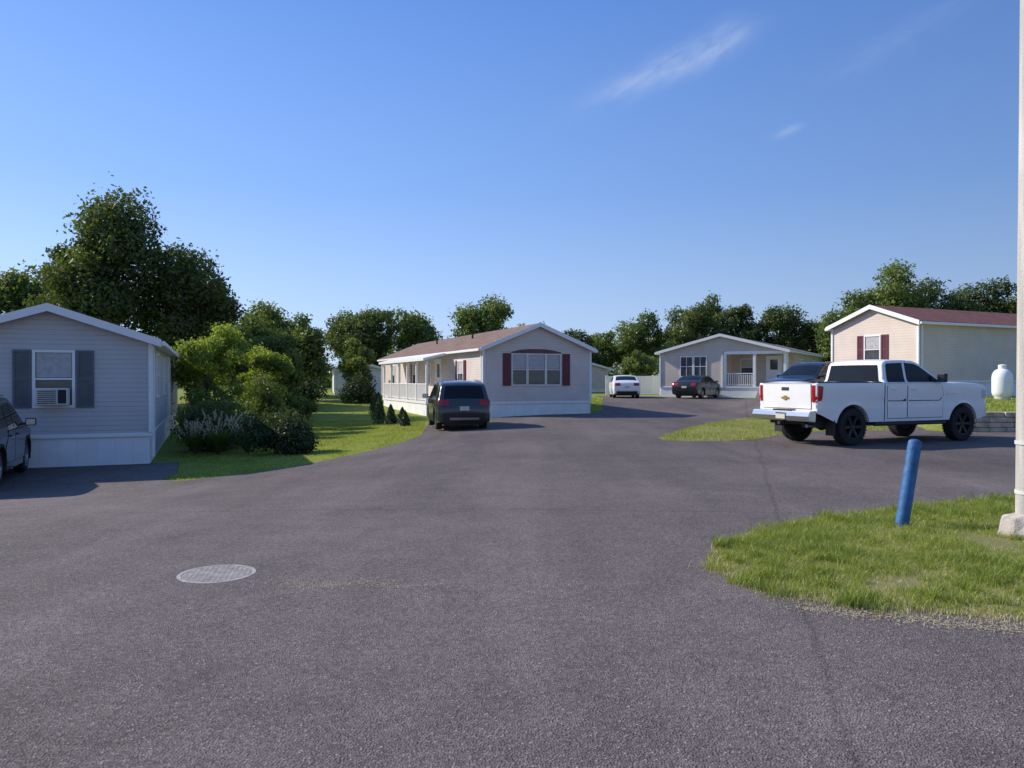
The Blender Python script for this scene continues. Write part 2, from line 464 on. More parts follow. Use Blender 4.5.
# ------------------------------------------------------------------ grass blades
def blades(name, poly, n, hmin, hmax, w, mat, off, seed, clumpf=.5, label=None, sub=None, patchy=0, edge=None, tufts=0):
    rng = np.random.default_rng(seed)
    px = []; py = []
    xa = min(p[0] for p in poly); xb = max(p[0] for p in poly); ya = min(p[1] for p in poly); yb = max(p[1] for p in poly)
    tot = 0
    def bigf(x, y):
        return np.clip(.5 + .28 * np.sin(x * 1.3 + 1.9 * np.sin(y * .9 + 1)) * np.cos(y * 1.1 + x * .4) + .3 * np.sin(x * 3.9 + 2.1 * np.sin(y * 2.7)) * np.sin(y * 3.3 + 1.3 * np.sin(x * 2.1 + 2)), 0, 1)
    nn = n - (n // 3 if tufts else 0)
    while tot < nn:
        x = rng.uniform(xa, xb, n); y = rng.uniform(ya, yb, n)
        cl = .5 + .5 * np.sin(x * 9.1 + 2 * np.sin(y * 6.7)) * np.sin(y * 8.3 + 1.7 * np.sin(x * 5.9))
        ok = in_poly(poly, x, y) & (rng.random(n) < (1 - clumpf) + clumpf * cl)
        if patchy: ok &= rng.random(n) < (1 - patchy) + patchy * ss(.15, .5, bigf(x, y))
        if edge:
            d = dist_chain(edge, x[ok], y[ok]); k = np.where(ok)[0]
            ok[k[rng.random(len(k)) > ss(-.05, .2, d)]] = False
        if sub is not None: ok &= sub(x, y)
        px.append(x[ok]); py.append(y[ok]); tot += ok.sum()
    x = np.concatenate(px)[:nn]; y = np.concatenate(py)[:nn]
    mult = np.ones(nn)
    if tufts:
        m = n // 3
        tx = rng.uniform(xa, xb, tufts * 6); ty = rng.uniform(ya, yb, tufts * 6)
        ok = in_poly(poly, tx, ty)
        if sub is not None: ok &= sub(tx, ty)
        tx = tx[ok][:tufts]; ty = ty[ok][:tufts]
        tr = rng.uniform(.02, .075, len(tx)); th = rng.uniform(1.1, 2.1, len(tx))
        k = rng.integers(0, len(tx), m)
        x = np.concatenate([x, tx[k] + rng.normal(0, 1, m) * tr[k]]); y = np.concatenate([y, ty[k] + rng.normal(0, 1, m) * tr[k]])
        mult = np.concatenate([mult, th[k]])
    N_ = len(x); n = N_
    big = bigf(x, y)
    z = h(x, y) + off
    hh = rng.uniform(hmin, hmax, n) * (.5 + .8 * big) * mult
    az = rng.uniform(0, 2*np.pi, n); ln = rng.uniform(.2, 1.2, n) * hh
    la = rng.uniform(0, 2*np.pi, n)
    dx = np.cos(az) * w; dy = np.sin(az) * w
    b0 = np.stack([x - dx, y - dy, z - .01], 1); b1 = np.stack([x + dx, y + dy, z - .01], 1)
    mxx = x + np.cos(la) * ln * .35; myy = y + np.sin(la) * ln * .35
    m0 = np.stack([mxx - dx*.7, myy - dy*.7, z + hh * .6], 1); m1 = np.stack([mxx + dx*.7, myy + dy*.7, z + hh * .6], 1)
    t = np.stack([x + np.cos(la) * ln, y + np.sin(la) * ln, z + hh], 1)
    Vv = np.stack([b0, b1, m1, m0, t], 1).reshape(-1, 3)
    base = np.arange(n) * 5
    Ff = np.stack([base, base+1, base+2, base, base+2, base+3, base+3, base+2, base+4], 1).ravel()
    tone = np.clip(.65 - .5 * big - .15 * (mult > 1) + rng.normal(.1, .24, n), 0, 1)
    tone = np.repeat(tone, 5)
    o = fast_mesh(name, Vv, Ff, 3, mat, tone)
    o["kind"] = "stuff"
    if label: o["label"] = label
    return o

vis_island = [(1.72, 6.8), (1.84, 7.14), (2.15, 7.64), (2.66, 8.16), (3.28, 8.65), (4.0, 9.05), (4.85, 9.45), (5.9, 9.95), (7.2, 10.5), (8.5, 11.05),
          (8.5, 3.05), (5, 4.4), (3.6, 4.95), (2.9, 5.18), (2.32, 5.35), (1.93, 5.66), (1.72, 6.08), (1.66, 6.45)]
fsub = lambda x, y: x / np.maximum(y, .1) < .85
blades("grass", vis_island, 130000, .022, .075, .0024, M['blade'], .022, 1, .45, "uneven sunlit green grass of the verge", sub=fsub, patchy=.9, edge=vis_island, tufts=420)
blades("dry_grass", vis_island, 38000, .012, .04, .0024, M['straw'], .022, 21, .6, "dead straw between the green blades", sub=fsub)
edge_poly = [(1.6, 6.5), (1.85, 5.55), (2.35, 5.24), (3.6, 4.84), (6.5, 3.6), (6.5, 4.1), (3.6, 5.2), (2.4, 5.55), (2.1, 5.8), (1.85, 6.4)]
blades("dry_grass", edge_poly, 8000, .01, .03, .0025, M['straw'], .012, 2, .3, "dry straw coloured grass along the asphalt edge")
blades("grass", patch, 26000, .03, .08, .006, M['blade'], .035, 3, .3, "short grass of the island")
lawn_left = [(-3.2, 28), (-2.95, 25), (-3.2, 22.4), (-3.7, 20), (-4.3, 18.2), (-4.9, 16.9), (-5.7, 15.95), (-6.6, 15.3), (-7.1, 15.6), (-7.4, 17), (-8.4, 19.4), (-9.2, 22), (-12, 30), (-13, 36), (-6, 38), (-4.0, 36)]
blades("grass", lawn_left, 90000, .02, .06, .007, M['blade'], -.005, 4, .3, "bright lawn between two homes")
terr = [(13.2, 24.1), (24, 24.1), (24, 31), (17.2, 31), (14.2, 31)]
blades("grass", terr, 26000, .04, .12, .009, M['blade'], -.01, 5, .3, "grass above the stone wall")
strip_ = [(3.8, 36.2), (4.6, 38.6), (5.0, 43), (6.0, 50), (3.5, 50), (-1, 50)]
blades("grass", strip_, 8000, .05, .1, .012, M['blade'], -.01, 6, .3, "grass strip beside the home")

# scattered clippings on asphalt
def scatter(name, n, fn, size, mat, seed, label):
    rng = np.random.default_rng(seed)
    x, y = fn(rng, n)
    z = h(x, y) + .018
    a = rng.uniform(0, np.pi, n); L = rng.uniform(.4, 1, n) * size; w = L * rng.uniform(.08, .25, n)
    c, s = np.cos(a), np.sin(a)
    v = np.stack([np.stack([x - c*L, y - s*L, z], 1), np.stack([x + s*w, y - c*w, z + .004], 1),
                  np.stack([x + c*L, y + s*L, z + .002], 1), np.stack([x - s*w, y + c*w, z + .003], 1)], 1).reshape(-1, 3)
    o = fast_mesh(name, v, np.arange(4 * n), 4, mat, np.repeat(rng.random(n), 4))
    o["kind"] = "stuff"; o["label"] = label
    return o
def f1(r, n):
    t = r.random(n); return 2.0 + t * 5 + r.normal(0, .08, n), 5.40 - t * 2.05 + r.normal(0, .05, n) - np.abs(r.normal(0, .07, n))
scatter("grass_clippings", 4200, f1, .018, M['straw'], 11, "dry grass clippings along the verge")
def f2(r, n):
    t = r.normal(0, 1, n); return -1.35 + t * .45, 5.95 + r.normal(0, .06, n) + .06 * np.sin(t * 4)
scatter("grass_clippings", 1100, f2, .010, M['straw'], 12, "faint trail of clippings on the asphalt")
def f3(r, n):
    return r.uniform(-6, 6, n), 3 + 14 * r.random(n) ** 1.3
scatter("grass_clippings", 420, f3, .012, M['straw'], 13, "loose bits of debris on the asphalt")
def f4(r, n):
    return .1 + r.normal(0, .9, n), 5.9 + r.normal(0, .09, n)
scatter("grass_clippings", 380, f4, .010, M['straw'], 14, "thin scatter of clippings on the asphalt")

# ------------------------------------------------------------------ trees
def leaf_obj(name, C, Nn, S, tone, mat, parent=None, aspect=.55, rng=None):
    n = len(C)
    r = rng.normal(0, 1, (n, 3))
    t1 = np.cross(Nn, r); t1 /= np.linalg.norm(t1, axis=1, keepdims=True) + 1e-9
    t2 = np.cross(Nn, t1)
    a = t1 * S[:, None]; b = t2 * (S * aspect)[:, None]
    v = np.stack([C - a, C - b + a * .1, C + a, C + b + a * .1], 1).reshape(-1, 3)
    return fast_mesh(name, v, np.arange(4 * n), 4, mat, np.repeat(tone, 4), parent)

def crown_pts(C, R, nc, nl, rng, cs=.34, flat=.8, inner=.3):
    C = np.array(C, float); R = np.array(R, float)
    d = rng.normal(0, 1, (nc, 3)); d /= np.linalg.norm(d, axis=1, keepdims=True)
    rad = rng.uniform(inner, .88, (nc, 1)) 
    cc = C + d * R * rad
    cr = cs * R.mean() * rng.uniform(.55, 1.25, nc)
    ct = rng.uniform(-.28, .28, nc)
    w = cr ** 2; w /= w.sum()
    idx = rng.choice(nc, nl, p=w)
    dd = rng.normal(0, 1, (nl, 3)); dd /= np.linalg.norm(dd, axis=1, keepdims=True)
    rr = rng.uniform(.35, 1.0, nl) ** .5 * (1 + rng.normal(0, .15, nl))
    wob = 1 + .28 * np.sin(dd[:, 0] * 7 + idx) * np.sin(dd[:, 1] * 6 + idx * 2) + .12 * np.sin(dd[:, 2] * 15 + idx)
    P = cc[idx] + dd * (cr[idx] * rr * wob)[:, None] * np.array([1, 1, flat])
    n = dd * .6 + rng.normal(0, .7, (nl, 3)) + np.array([0, 0, .3]); n /= np.linalg.norm(n, axis=1, keepdims=True)
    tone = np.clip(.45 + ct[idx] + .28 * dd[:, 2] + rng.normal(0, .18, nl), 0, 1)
    return P, n, tone, cc, cr

TG = "trees around the homes"
def tree(x, y, top, r, seed, mat='leaf_dark', nl=9000, leaf=.16, trunk=None, label=None, low=.28, cs=.34, nc=30, name="tree", ry=None):
    nl = int(nl * 1.7); leaf = leaf * .72
    rng = np.random.default_rng(seed)
    gz = H(x, y)
    e = thing(name, (x, y, gz), 0, label or "leafy green broadleaf tree behind the homes", "tree", TG)
    Ht = top - gz
    zb = Ht * low
    C = (0, 0, (Ht + zb) / 2); R = (r, ry or r, (Ht - zb) / 2)
    P, n, tone, cc, cr = crown_pts(C, R, nc, nl, rng, cs)
    P[:, 2] = np.maximum(P[:, 2], .15)
    S = leaf * rng.uniform(.6, 1.3, nl)
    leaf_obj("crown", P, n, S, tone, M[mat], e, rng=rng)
    mb = MB(); tr = trunk or max(.08, Ht * .022)
    pts = [Vector((0, 0, -.2))]
    k = 5
    for i in range(1, k + 1):
        pts.append(Vector((rng.normal(0, .03) * r, rng.normal(0, .03) * r, C[2] * 1.15 * i / k)))
    for i in range(k):
        mb.cyl(pts[i], pts[i+1], tr * (1 - i / k * .7) * (1.3 if i == 0 else 1), tr * (1 - (i+1) / k * .7), 9, caps=False)
    for c in cc[:min(nc, 14)]:
        s = pts[2] if c[2] < C[2] else pts[3]
        mid = s.lerp(Vector(c), .55) + Vector((0, 0, .06 * Ht))
        mb.cyl(s, mid, tr * .4, tr * .22, 6, caps=False); mb.cyl(mid, Vector(c), tr * .22, tr * .06, 6, caps=False)
    mb.obj("trunk", M['bark'], e, smooth=60)
    return e

tree(-21.6, 42, 11.6, 3.4, 101, 'leaf_dark', 18000, .17, label="tall dark broadleaf tree behind the grey home", nc=42, low=.2)
tree(-17.5, 43, 9.3, 2.5, 102, 'leaf_dark', 12000, .16, label="round dark broadleaf tree behind the grey home", nc=34, low=.2)
tree(-25.0, 44, 9.4, 2.4, 103, 'leaf_dark', 11000, .17, low=.2)
tree(-31.5, 49, 9.7, 3.2, 104, 'leaf_mid', 11000, .19, low=.15)
tree(-36, 50, 9.0, 3.4, 105, 'leaf_mid', 8000, .2, low=.15)
tree(-16.0, 48, 5.8, 2.4, 106, 'leaf_mid', 8000, .16, low=.1)
tree(-20.5, 50, 8.0, 3.6, 107, 'leaf_dark', 8000, .2, low=.1)
# bright small trees beside the lawn
tree(-12.1, 30.5, 4.1, 1.6, 110, 'leaf_bright', 10000, .085, label="sunlit young tree beside the lawn", low=.1, nc=34, trunk=.07, cs=.28)
tree(-10.7, 33.0, 3.5, 1.25, 111, 'leaf_bright', 7000, .085, label="sunlit young tree beside the lawn", low=.08, nc=30, trunk=.06, cs=.28)
tree(-13.4, 36.5, 4.7, 1.7, 112, 'leaf_mid', 9000, .11, low=.1, nc=28, cs=.3)
tree(-12.3, 40, 4.2, 1.6, 113, 'leaf_mid', 8000, .12, low=.05, nc=26)
# mid background
tree(-14.4, 53, 6.7, 2.4, 120, 'leaf_mid', 9000, .16, low=.1)
tree(-11.6, 56.5, 5.0, 1.5, 143, 'leaf_mid', 6000, .13, low=.08, label="young green tree partly hiding a white home")
tree(-12.6, 68, 8.4, 2.8, 121, 'leaf_dark', 9000, .18, low=.15)
tree(-18.5, 60, 8.2, 3.0, 138, 'leaf_mid', 8000, .18, low=.1)
tree(-9.4, 76, 9.4, 3.1, 122, 'leaf_mid', 9000, .19, low=.1)
tree(-2.7, 72, 10.2, 3.0, 123, 'leaf_mid', 10000, .19, low=.1)
tree(-15.5, 76, 9.2, 3.2, 124, 'leaf_dark', 7000, .2, low=.15)
tree(1.8, 84, 7.0, 2.6, 139, 'leaf_dark', 6000, .2, low=.1)
tree(6.3, 82, 8.0, 2.4, 125, 'leaf_dark', 7000, .19, low=.1)
tree(9.4, 84, 7.8, 2.4, 126, 'leaf_mid', 7000, .19, low=.1)
tree(11.6, 70, 4.3, 2.0, 140, 'leaf_mid', 7000, .15, low=.08)
tree(13.6, 82, 8.6, 2.7, 127, 'leaf_mid', 9000, .19, low=.12)
tree(19.0, 80, 10.8, 3.1, 128, 'leaf_dark', 12000, .19, low=.12, nc=34)
tree(21.4, 84, 11.2, 2.6, 141, 'leaf_dark', 9000, .19, low=.12, nc=30)
tree(24.2, 82, 11.3, 2.9, 129, 'leaf_dark', 11000, .19, low=.12, nc=34)
tree(27.8, 80, 10.8, 2.6, 130, 'leaf_dark', 9000, .19, low=.12)
tree(31.6, 80, 8.6, 2.8, 131, 'leaf_mid', 8000, .2, low=.12)
tree(27.4, 62, 8.4, 2.6, 132, 'leaf_mid', 8000, .17, low=.15)
tree(30.2, 62, 11.4, 2.9, 133, 'leaf_mid', 12000, .17, low=.15, nc=34)
tree(33.4, 64, 10.2, 2.6, 134, 'leaf_dark', 9000, .17, low=.12)
tree(36.0, 61, 9.8, 2.5, 142, 'leaf_dark', 9000, .17, low=.12)
tree(38.8, 60, 9.6, 2.4, 135, 'leaf_dark', 9000, .17, low=.12)
tree(41.6, 61, 9.4, 2.6, 136, 'leaf_mid', 8000, .17, low=.12)
tree(45, 63, 9.0, 3, 137, 'leaf_mid', 6000, .2, low=.15)

# far wood
rng = np.random.default_rng(55)
nc = 620; nw = 110000
cx = rng.uniform(-120, 120, nc); cy = rng.uniform(98, 122, nc)
prof = 5.8 + 1.2 * np.sin(cx * .11) + 1.2 * np.sin(cx * .31 + 1) + .8 * np.sin(cx * .83)
cz = rng.uniform(.1, 1, nc) * prof
idx = rng.integers(0, nc, nw)
dd = rng.normal(0, 1, (nw, 3)); dd /= np.linalg.norm(dd, axis=1, keepdims=True)
P = np.stack([cx, cy, cz], 1)[idx] + dd * (2.0 * rng.uniform(.5, 1.1, nw))[:, None]
P[:, 2] = np.maximum(P[:, 2], .2)
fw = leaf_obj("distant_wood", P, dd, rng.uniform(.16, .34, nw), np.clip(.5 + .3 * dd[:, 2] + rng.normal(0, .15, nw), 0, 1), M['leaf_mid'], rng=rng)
fw["kind"] = "stuff"; fw["label"] = "low distant line of woodland"

# shrubs
def shrub(x, y, w, ht, seed, mat='leaf_shrub', nl=5000, leaf=.05, label="dark rounded evergreen shrub", nc=16, name="shrub", cs=.5):
    rng = np.random.default_rng(seed); gz = H(x, y)
    P, n, tone, cc, cr = crown_pts((0, 0, ht * .5), (w / 2, w / 2, ht / 2), nc, nl, rng, cs, 1, .1)
    P[:, 2] = np.clip(P[:, 2], .01, None)
    o = leaf_obj(name, P, n, leaf * rng.uniform(.6, 1.3, nl), tone, M[mat], None, rng=rng)
    o.location = (x, y, gz)
    o["label"] = label; o["category"] = "shrub"; o["group"] = "shrubs beside the homes"
    return o
shrub(-6.45, 20.9, 1.75, 1.12, 201, nl=14000, nc=22, leaf=.04)
shrub(-5.8, 20.7, 1.1, .92, 208, nl=7000, leaf=.04)
shrub(-8.9, 22.8, 2.0, 1.3, 202, nl=13000, nc=22, leaf=.042, label="dark rounded shrub beside the grey home")
shrub(-8.75, 27.5, 1.7, 2.2, 203, 'leaf_mid', 11000, .04, "tall loose green shrub on the lawn", 26, cs=.36)
shrub(-10.4, 26.5, 1.9, 1.9, 204, 'leaf_mid', 9000, .05, "loose green shrub beside the grey home", 20, cs=.4)
shrub(-9.6, 24.5, 1.7, 1.4, 205, 'leaf_mid', 9000, .05, "green shrub beside the grey home", 18)
shrub(-10.6, 38, 2.0, 1.3, 209, 'leaf_mid', 6000, .08, "green shrub at the lawn edge")
shrub(-12.6, 45, 3.2, 1.7, 210, 'leaf_shrub', 7000, .09, "dark hedge at the back of the lawn")
shrub(-9.8, 50, 2.6, 1.7, 211, 'leaf_shrub', 6000, .09, "dark hedge at the back of the lawn")
def conifer(x, y, w, ht, seed):
    rng = np.random.default_rng(seed); nl = 2600
    t = rng.random(nl) ** .8; a = rng.uniform(0, 2*np.pi, nl)
    r = (w/2) * (1 - t) ** .7 * (.72 + .35 * rng.random(nl)) * (1 + .15*np.sin(a*5 + t*20))
    P = np.stack([r*np.cos(a), r*np.sin(a), .03 + t * ht], 1)
    n = np.stack([np.cos(a), np.sin(a), .6 + 0*a], 1) + rng.normal(0, .5, (nl, 3)); n /= np.linalg.norm(n, axis=1, keepdims=True)
    o = leaf_obj("conical_shrub", P, n, .04 * rng.uniform(.6, 1.3, nl), np.clip(.4 + .3*t + rng.normal(0, .2, nl), 0, 1), M['leaf_shrub'], None, rng=rng)
    o.location = (x, y, H(x, y)); o["label"] = "small conical evergreen by the white porch"; o["category"] = "shrub"; o["group"] = "shrubs beside the homes"
for i, (x, y, w, ht) in enumerate([(-5.9, 34.2, .6, 1.2), (-5.3, 33.6, .55, .85), (-4.75, 33.3, .5, .7), (-6.6, 38, .7, 1.3), (-4.4, 31.6, .45, .6), (-7.3, 41, .7, 1.2)]):
    conifer(x, y, w, ht, 220 + i)

# ornamental grass with plumes
def fountain(x, y, r, ht, seed):
    rng = np.random.default_rng(seed)
    e = thing("ornamental_grass", (x, y, H(x, y)), 0, "fountain grass with pale feathery plumes beside a shrub", "ornamental grass", "ornamental grasses")
    n = 500
    az = rng.uniform(0, 2*np.pi, n); rr = rng.uniform(.3, 1, n) * r; hh = rng.uniform(.5, 1, n) * ht * .8
    vs = []; fs = []
    for i in range(n):
        c, s = math.cos(az[i]), math.sin(az[i]); w = .012
        b = len(vs)
        for t in (0, .35, .7, 1):
            px = c * rr[i] * t; py = s * rr[i] * t; pz = hh[i] * (1.9 * t - 1.15 * t * t)
            ww = w * (1 - t * .9)
            vs.append((px - s*ww, py + c*ww, pz)); vs.append((px + s*ww, py - c*ww, pz))
        for k in range(3): fs += [b+2*k, b+2*k+1, b+2*k+3, b+2*k+2]
    fast_mesh("foliage", vs, fs, 4, M['leaf_mid'], np.clip(rng.normal(.5, .2, len(vs)), 0, 1), e)
    n = 30; Pp = []
    for i in range(n):
        a = rng.uniform(0, 2*np.pi); q = rng.uniform(.1, .85) * r; hz = ht * rng.uniform(.7, 1.08)
        for k in range(26):
            t = k / 26
            Pp.append((math.cos(a) * q * (1 + .35*t) + rng.normal(0, .012), math.sin(a) * q * (1 + .35*t) + rng.normal(0, .012), hz - .24 + .24 * t))
    Pp = np.array(Pp); nn = rng.normal(0, 1, Pp.shape); nn /= np.linalg.norm(nn, axis=1, keepdims=True)
    leaf_obj("plume", Pp, nn, np.full(len(Pp), .024), rng.random(len(Pp)), M['plume'], e, rng=rng)
fountain(-8.15, 21.3, .8, 1.2, 301)
fountain(-7.5, 21.7, .6, 1.05, 302)
fountain(-8.75, 21.2, .5, 1.0, 303)

# ------------------------------------------------------------------ homes
class Home:
    def __init__(s, name, label, ox, oy, ang, w, L, z, skirt, eave, peak, wall, roof, trim='white', oh=.25, walls=None, roof_th=.07, fh=.17):
        s.e = thing(name, (ox, oy, z), ang, label, "mobile home", "homes around the court")
        s.w = w; s.L = L; s.eave = eave; s.peak = peak; s.skirt = skirt
        e = s.e
        MB().box(.03, w-.03, .03, L-.03, -.6, skirt).obj("skirting", M['white_skirt'], e)
        MB().box(-.02, w+.02, -.02, L+.02, skirt - .03, skirt + .06).obj("skirting_trim", M['white'], e, bevel=.008)
        if walls is None:
            mb = MB(); mb.prism([(0,0,skirt+.06),(w,0,skirt+.06),(w,0,eave),(w/2,0,peak),(0,0,eave)][::-1], (0, L, 0))
            mb.obj("wall", M[wall], e)
            for (cx, cy) in ((0, 0), (w, 0), (w, L), (0, L)):
                MB().box(cx-.05, cx+.05, cy-.05, cy+.05, skirt + .065, eave - .02).obj("corner_trim", M['white'], e, bevel=.006)
        else:
            walls(s)
        sl = (peak - eave) / (w / 2)
        ez = eave - oh * sl
        t0 = .012
        top = [(-oh, ez + t0 + roof_th), (w/2, peak + t0 + roof_th), (w+oh, ez + t0 + roof_th), (w+oh, ez + t0), (w/2, peak + t0), (-oh, ez + t0)]
        mb = MB(); mb.prism([(p[0], -oh, p[1]) for p in top], (0, L + 2*oh, 0))
        mb.obj("roof", M[roof], e)
        for yy in (-oh - .03, L + oh + .001):
            a = [(-oh, ez), (w/2, peak), (w + oh, ez)]
            mb = MB()
            b0 = [(q, yy, zz + t0 + roof_th - fh) for q, zz in a]; b1 = [(q, yy, zz + t0 + roof_th + .02) for q, zz in a]
            vs = b0 + b1 + [(p[0], yy + .028, p[2]) for p in b0] + [(p[0], yy + .028, p[2]) for p in b1]
            mb.add(vs, [(0,1,4,3),(1,2,5,4),(6,9,10,7),(7,10,11,8),(3,4,10,9),(4,5,11,10),(0,6,7,1),(1,7,8,2),(0,3,9,6),(2,8,11,5)])
            mb.obj("fascia", M[trim], e)
        MB().box(-oh - .09, -oh - .002, -oh, L + oh, ez - .06, ez + .05).obj("gutter", M[trim], e, bevel=.015)
        MB().box(w + oh + .002, w + oh + .09, -oh, L + oh, ez - .06, ez + .05).obj("gutter", M[trim], e, bevel=.015)
        MB().box(-oh+.002, -.001, -oh, L+oh, ez - .02, ez - .004).obj("soffit", M[trim], e)
        MB().box(w+.001, w+oh-.002, -oh, L+oh, ez - .02, ez - .004).obj("soffit", M[trim], e)
        for q in (-.08, w + .02):
            MB().box(q, q + .06, .12, .18, .1, ez - .06).obj("downspout", M[trim], e, bevel=.01)
        for q in (.3, .62):
            zz = eave + (peak - eave) * .62 + .01
            MB().cyl((w*.31, L*q, zz - .1), (w*.31, L*q, zz + .38), .05, .05, 10).obj("vent_pipe", M['blackplastic'], e)
        s.tf = {'front': lambda u, d, z: (u, -d, z), 'right': lambda u, d, z: (w + d, u, z), 'left': lambda u, d, z: (-d, u, z)}
    def window(s, face, u, z0, ww, hh, shutter=None, sw=.35, style='sash', off=0, fr='white', pane=None):
        tf0 = s.tf[face]; tf = lambda a, d, c: tf0(a, d + off, c)
        f = .06; a0 = u - ww/2; a1 = u + ww/2; z1 = z0 + hh
        mb = MB()
        mb.box(a0-f, a0, .0, .045, z0-f, z1+f, tf=tf).box(a1, a1+f, .0, .045, z0-f, z1+f, tf=tf)
        mb.box(a0, a1, .0, .045, z1, z1+f, tf=tf).box(a0, a1, .0, .045, z0-f, z0, tf=tf)
        mb.box(a0, a1, .01, .035, z0 + hh*.5 - .02, z0 + hh*.5 + .02, tf=tf)
        if style == 'grid':
            mb.box(u-.015, u+.015, .012, .03, z0, z0+hh*.5-.02, tf=tf).box(u-.015, u+.015, .012, .03, z0+hh*.5+.02, z1, tf=tf)
        fo = mb.obj("window", M[fr], s.e)
        MB().box(a0+.001, a1-.001, .003, .012, z0 + .001, z1 - .001, tf=tf).obj("pane", M['glass'], fo)
        if style != 'grid':
            MB().box(a0+.02, a1-.02, .013, .016, z0 + hh*.53, z1 - .01, tf=tf).obj("blind", M['blind_shade'], fo)
        if shutter:
            for q0 in (a0 - f - .03 - sw, a1 + f + .03):
                mb = MB(); za, zb2 = z0 - f, z1 + f
                mb.box(q0, q0+.05, .0, .04, za, zb2, tf=tf).box(q0+sw-.05, q0+sw, .0, .04, za, zb2, tf=tf)
                for zz in (za, (za+zb2)/2 - .03, zb2 - .06): mb.box(q0+.05, q0+sw-.05, .0, .04, zz, zz+.06, tf=tf)
                k = za + .07
                while k < zb2 - .09:
                    if not (abs(k - (za+zb2)/2) < .06): mb.box(q0+.05, q0+sw-.05, .0, .028, k, k+.03, tf=tf)
                    k += .045
                mb.box(q0+.05, q0+sw-.05, .0, .012, za+.06, zb2-.06, tf=tf)
                mb.obj("shutter", M[shutter], s.e)
        return fo
    def door(s, face, u, z0, ww=.9, hh=2.0, mat='white', off=0):
        tf0 = s.tf[face]; tf = lambda a, d, c: tf0(a, d + off, c)
        d = MB().box(u-ww/2, u+ww/2, 0, .03, z0, z0+hh, tf=tf).box(u-ww/2-.07, u-ww/2-.001, 0, .05, z0, z0+hh+.07, tf=tf).box(u+ww/2+.001, u+ww/2+.07, 0, .05, z0, z0+hh+.07, tf=tf).box(u-ww/2, u+ww/2, 0, .05, z0+hh+.001, z0+hh+.07, tf=tf).obj("door", M[mat], s.e)
        MB().box(u-.25, u+.25, .031, .036, z0+1.1, z0+1.8, tf=tf).obj("pane", M['glass'], d)
        MB().box(u+ww/2-.12, u+ww/2-.07, .031, .08, z0+.95, z0+1.0, tf=tf).obj("handle", M['chrome'], d)

def railing(parent, p0, p1, z, hh=.9, gap=.12, label=None):
    mb = MB(); p0 = Vector(p0); p1 = Vector(p1); d = p1 - p0; L = d.length; d.normalize(); n = Vector((-d.y, d.x))
    def bx(a0, a1, t, z0, z1):
        q = [p0 + d*a0 - n*t, p0 + d*a1 - n*t, p0 + d*a1 + n*t, p0 + d*a0 + n*t]
        mb.add([(v.x, v.y, z0) for v in q] + [(v.x, v.y, z1) for v in q], [(0,3,2,1),(4,5,6,7),(0,1,5,4),(1,2,6,5),(2,3,7,6),(3,0,4,7)])
    bx(0, L, .035, z+hh-.05, z+hh); bx(0, L, .025, z+.08, z+.12)
    k = gap
    while k < L - .03:
        bx(k-.018, k+.018, .018, z+.121, z+hh-.051); k += gap
    return mb.obj("railing", M['white'], parent)

ANG = math.atan2(.37, .93)
# left grey home
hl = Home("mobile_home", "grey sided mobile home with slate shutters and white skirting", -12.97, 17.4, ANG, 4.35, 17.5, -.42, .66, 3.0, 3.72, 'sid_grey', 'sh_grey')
hl.window('front', 2.27, 1.42, .76, 1.25, 'slate', .37)
hl.window('right', 2.5, 1.6, .8, 1.1); hl.window('right', 6.5, 1.6, .8, 1.1); hl.window('right', 13, 1.6, .8, 1.1)
hl.door('right', 9.5, .8)
ac = thing("air_conditioner", hl.e.location, ANG, "window air conditioner mounted below the sash of the grey home", "air conditioner")
MB().box(1.93, 2.61, -.34, -.047, 1.43, 1.83).obj("casing", M['acmetal'], ac, bevel=.015)
mb = MB()
for i in range(7): mb.box(1.98, 2.36, -.352, -.341, 1.47 + i*.047, 1.49 + i*.047)
mb.box(2.40, 2.57, -.35, -.341, 1.47, 1.79); mb.obj("grille", M['dark'], ac)

# middle tan home
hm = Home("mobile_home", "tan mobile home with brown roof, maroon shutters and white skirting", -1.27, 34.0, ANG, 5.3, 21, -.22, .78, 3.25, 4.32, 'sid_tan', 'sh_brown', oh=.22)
z0 = 1.62
for u, ww in ((1.72, .66), (2.56, .80), (3.40, .66)):
    hm.window('front', u, z0, ww, 1.34, None, style='sash', fr='trim_beige')
for q0 in (.92, 3.86):
    mb = MB(); mb.box(q0, q0+.38, -.04, 0, z0-.06, z0+1.40)
    for k in range(25): mb.box(q0+.05, q0+.33, -.052, -.041, z0 + k*.054, z0+.028 + k*.054)
    mb.obj("shutter", M['maroon'], hm.e)
MB().prism([(1.33,-.03,z0+1.41),(3.79,-.03,z0+1.41),(3.79,-.03,z0+1.46),(3.4,-.03,z0+1.55),(2.95,-.03,z0+1.60),(2.15,-.03,z0+1.60),(1.7,-.03,z0+1.55),(1.33,-.03,z0+1.46)], (0,.028,0)).obj("window_header", M['header'], hm.e)
hm.window('left', 3.2, 1.6, .8, 1.1, 'maroon', .3); hm.window('left', 9, 1.6, .8, 1.1); hm.window('left', 12, 1.6, .9, 1.1, 'maroon', .3); hm.window('left', 17.5, 1.6, .8, 1.1)
hm.door('left', 7, .85)
D0, D1, DW = 5.0, 15.0, 1.25
MB().box(-DW, -.04, D0, D1, .62, .74).obj("deck", M['white'], hm.e)
MB().box(-DW+.04, -.1, D0+.05, D1-.05, -.6, .60).obj("deck_skirting", M['white_skirt'], hm.e)
n = 6
for i in range(n):
    yy = D0 + .08 + (D1 - D0 - .16) * i / (n - 1)
    MB().box(-DW+.02, -DW+.14, yy-.06, yy+.06, .74, 2.78).obj("post", M['white'], hm.e, bevel=.01)
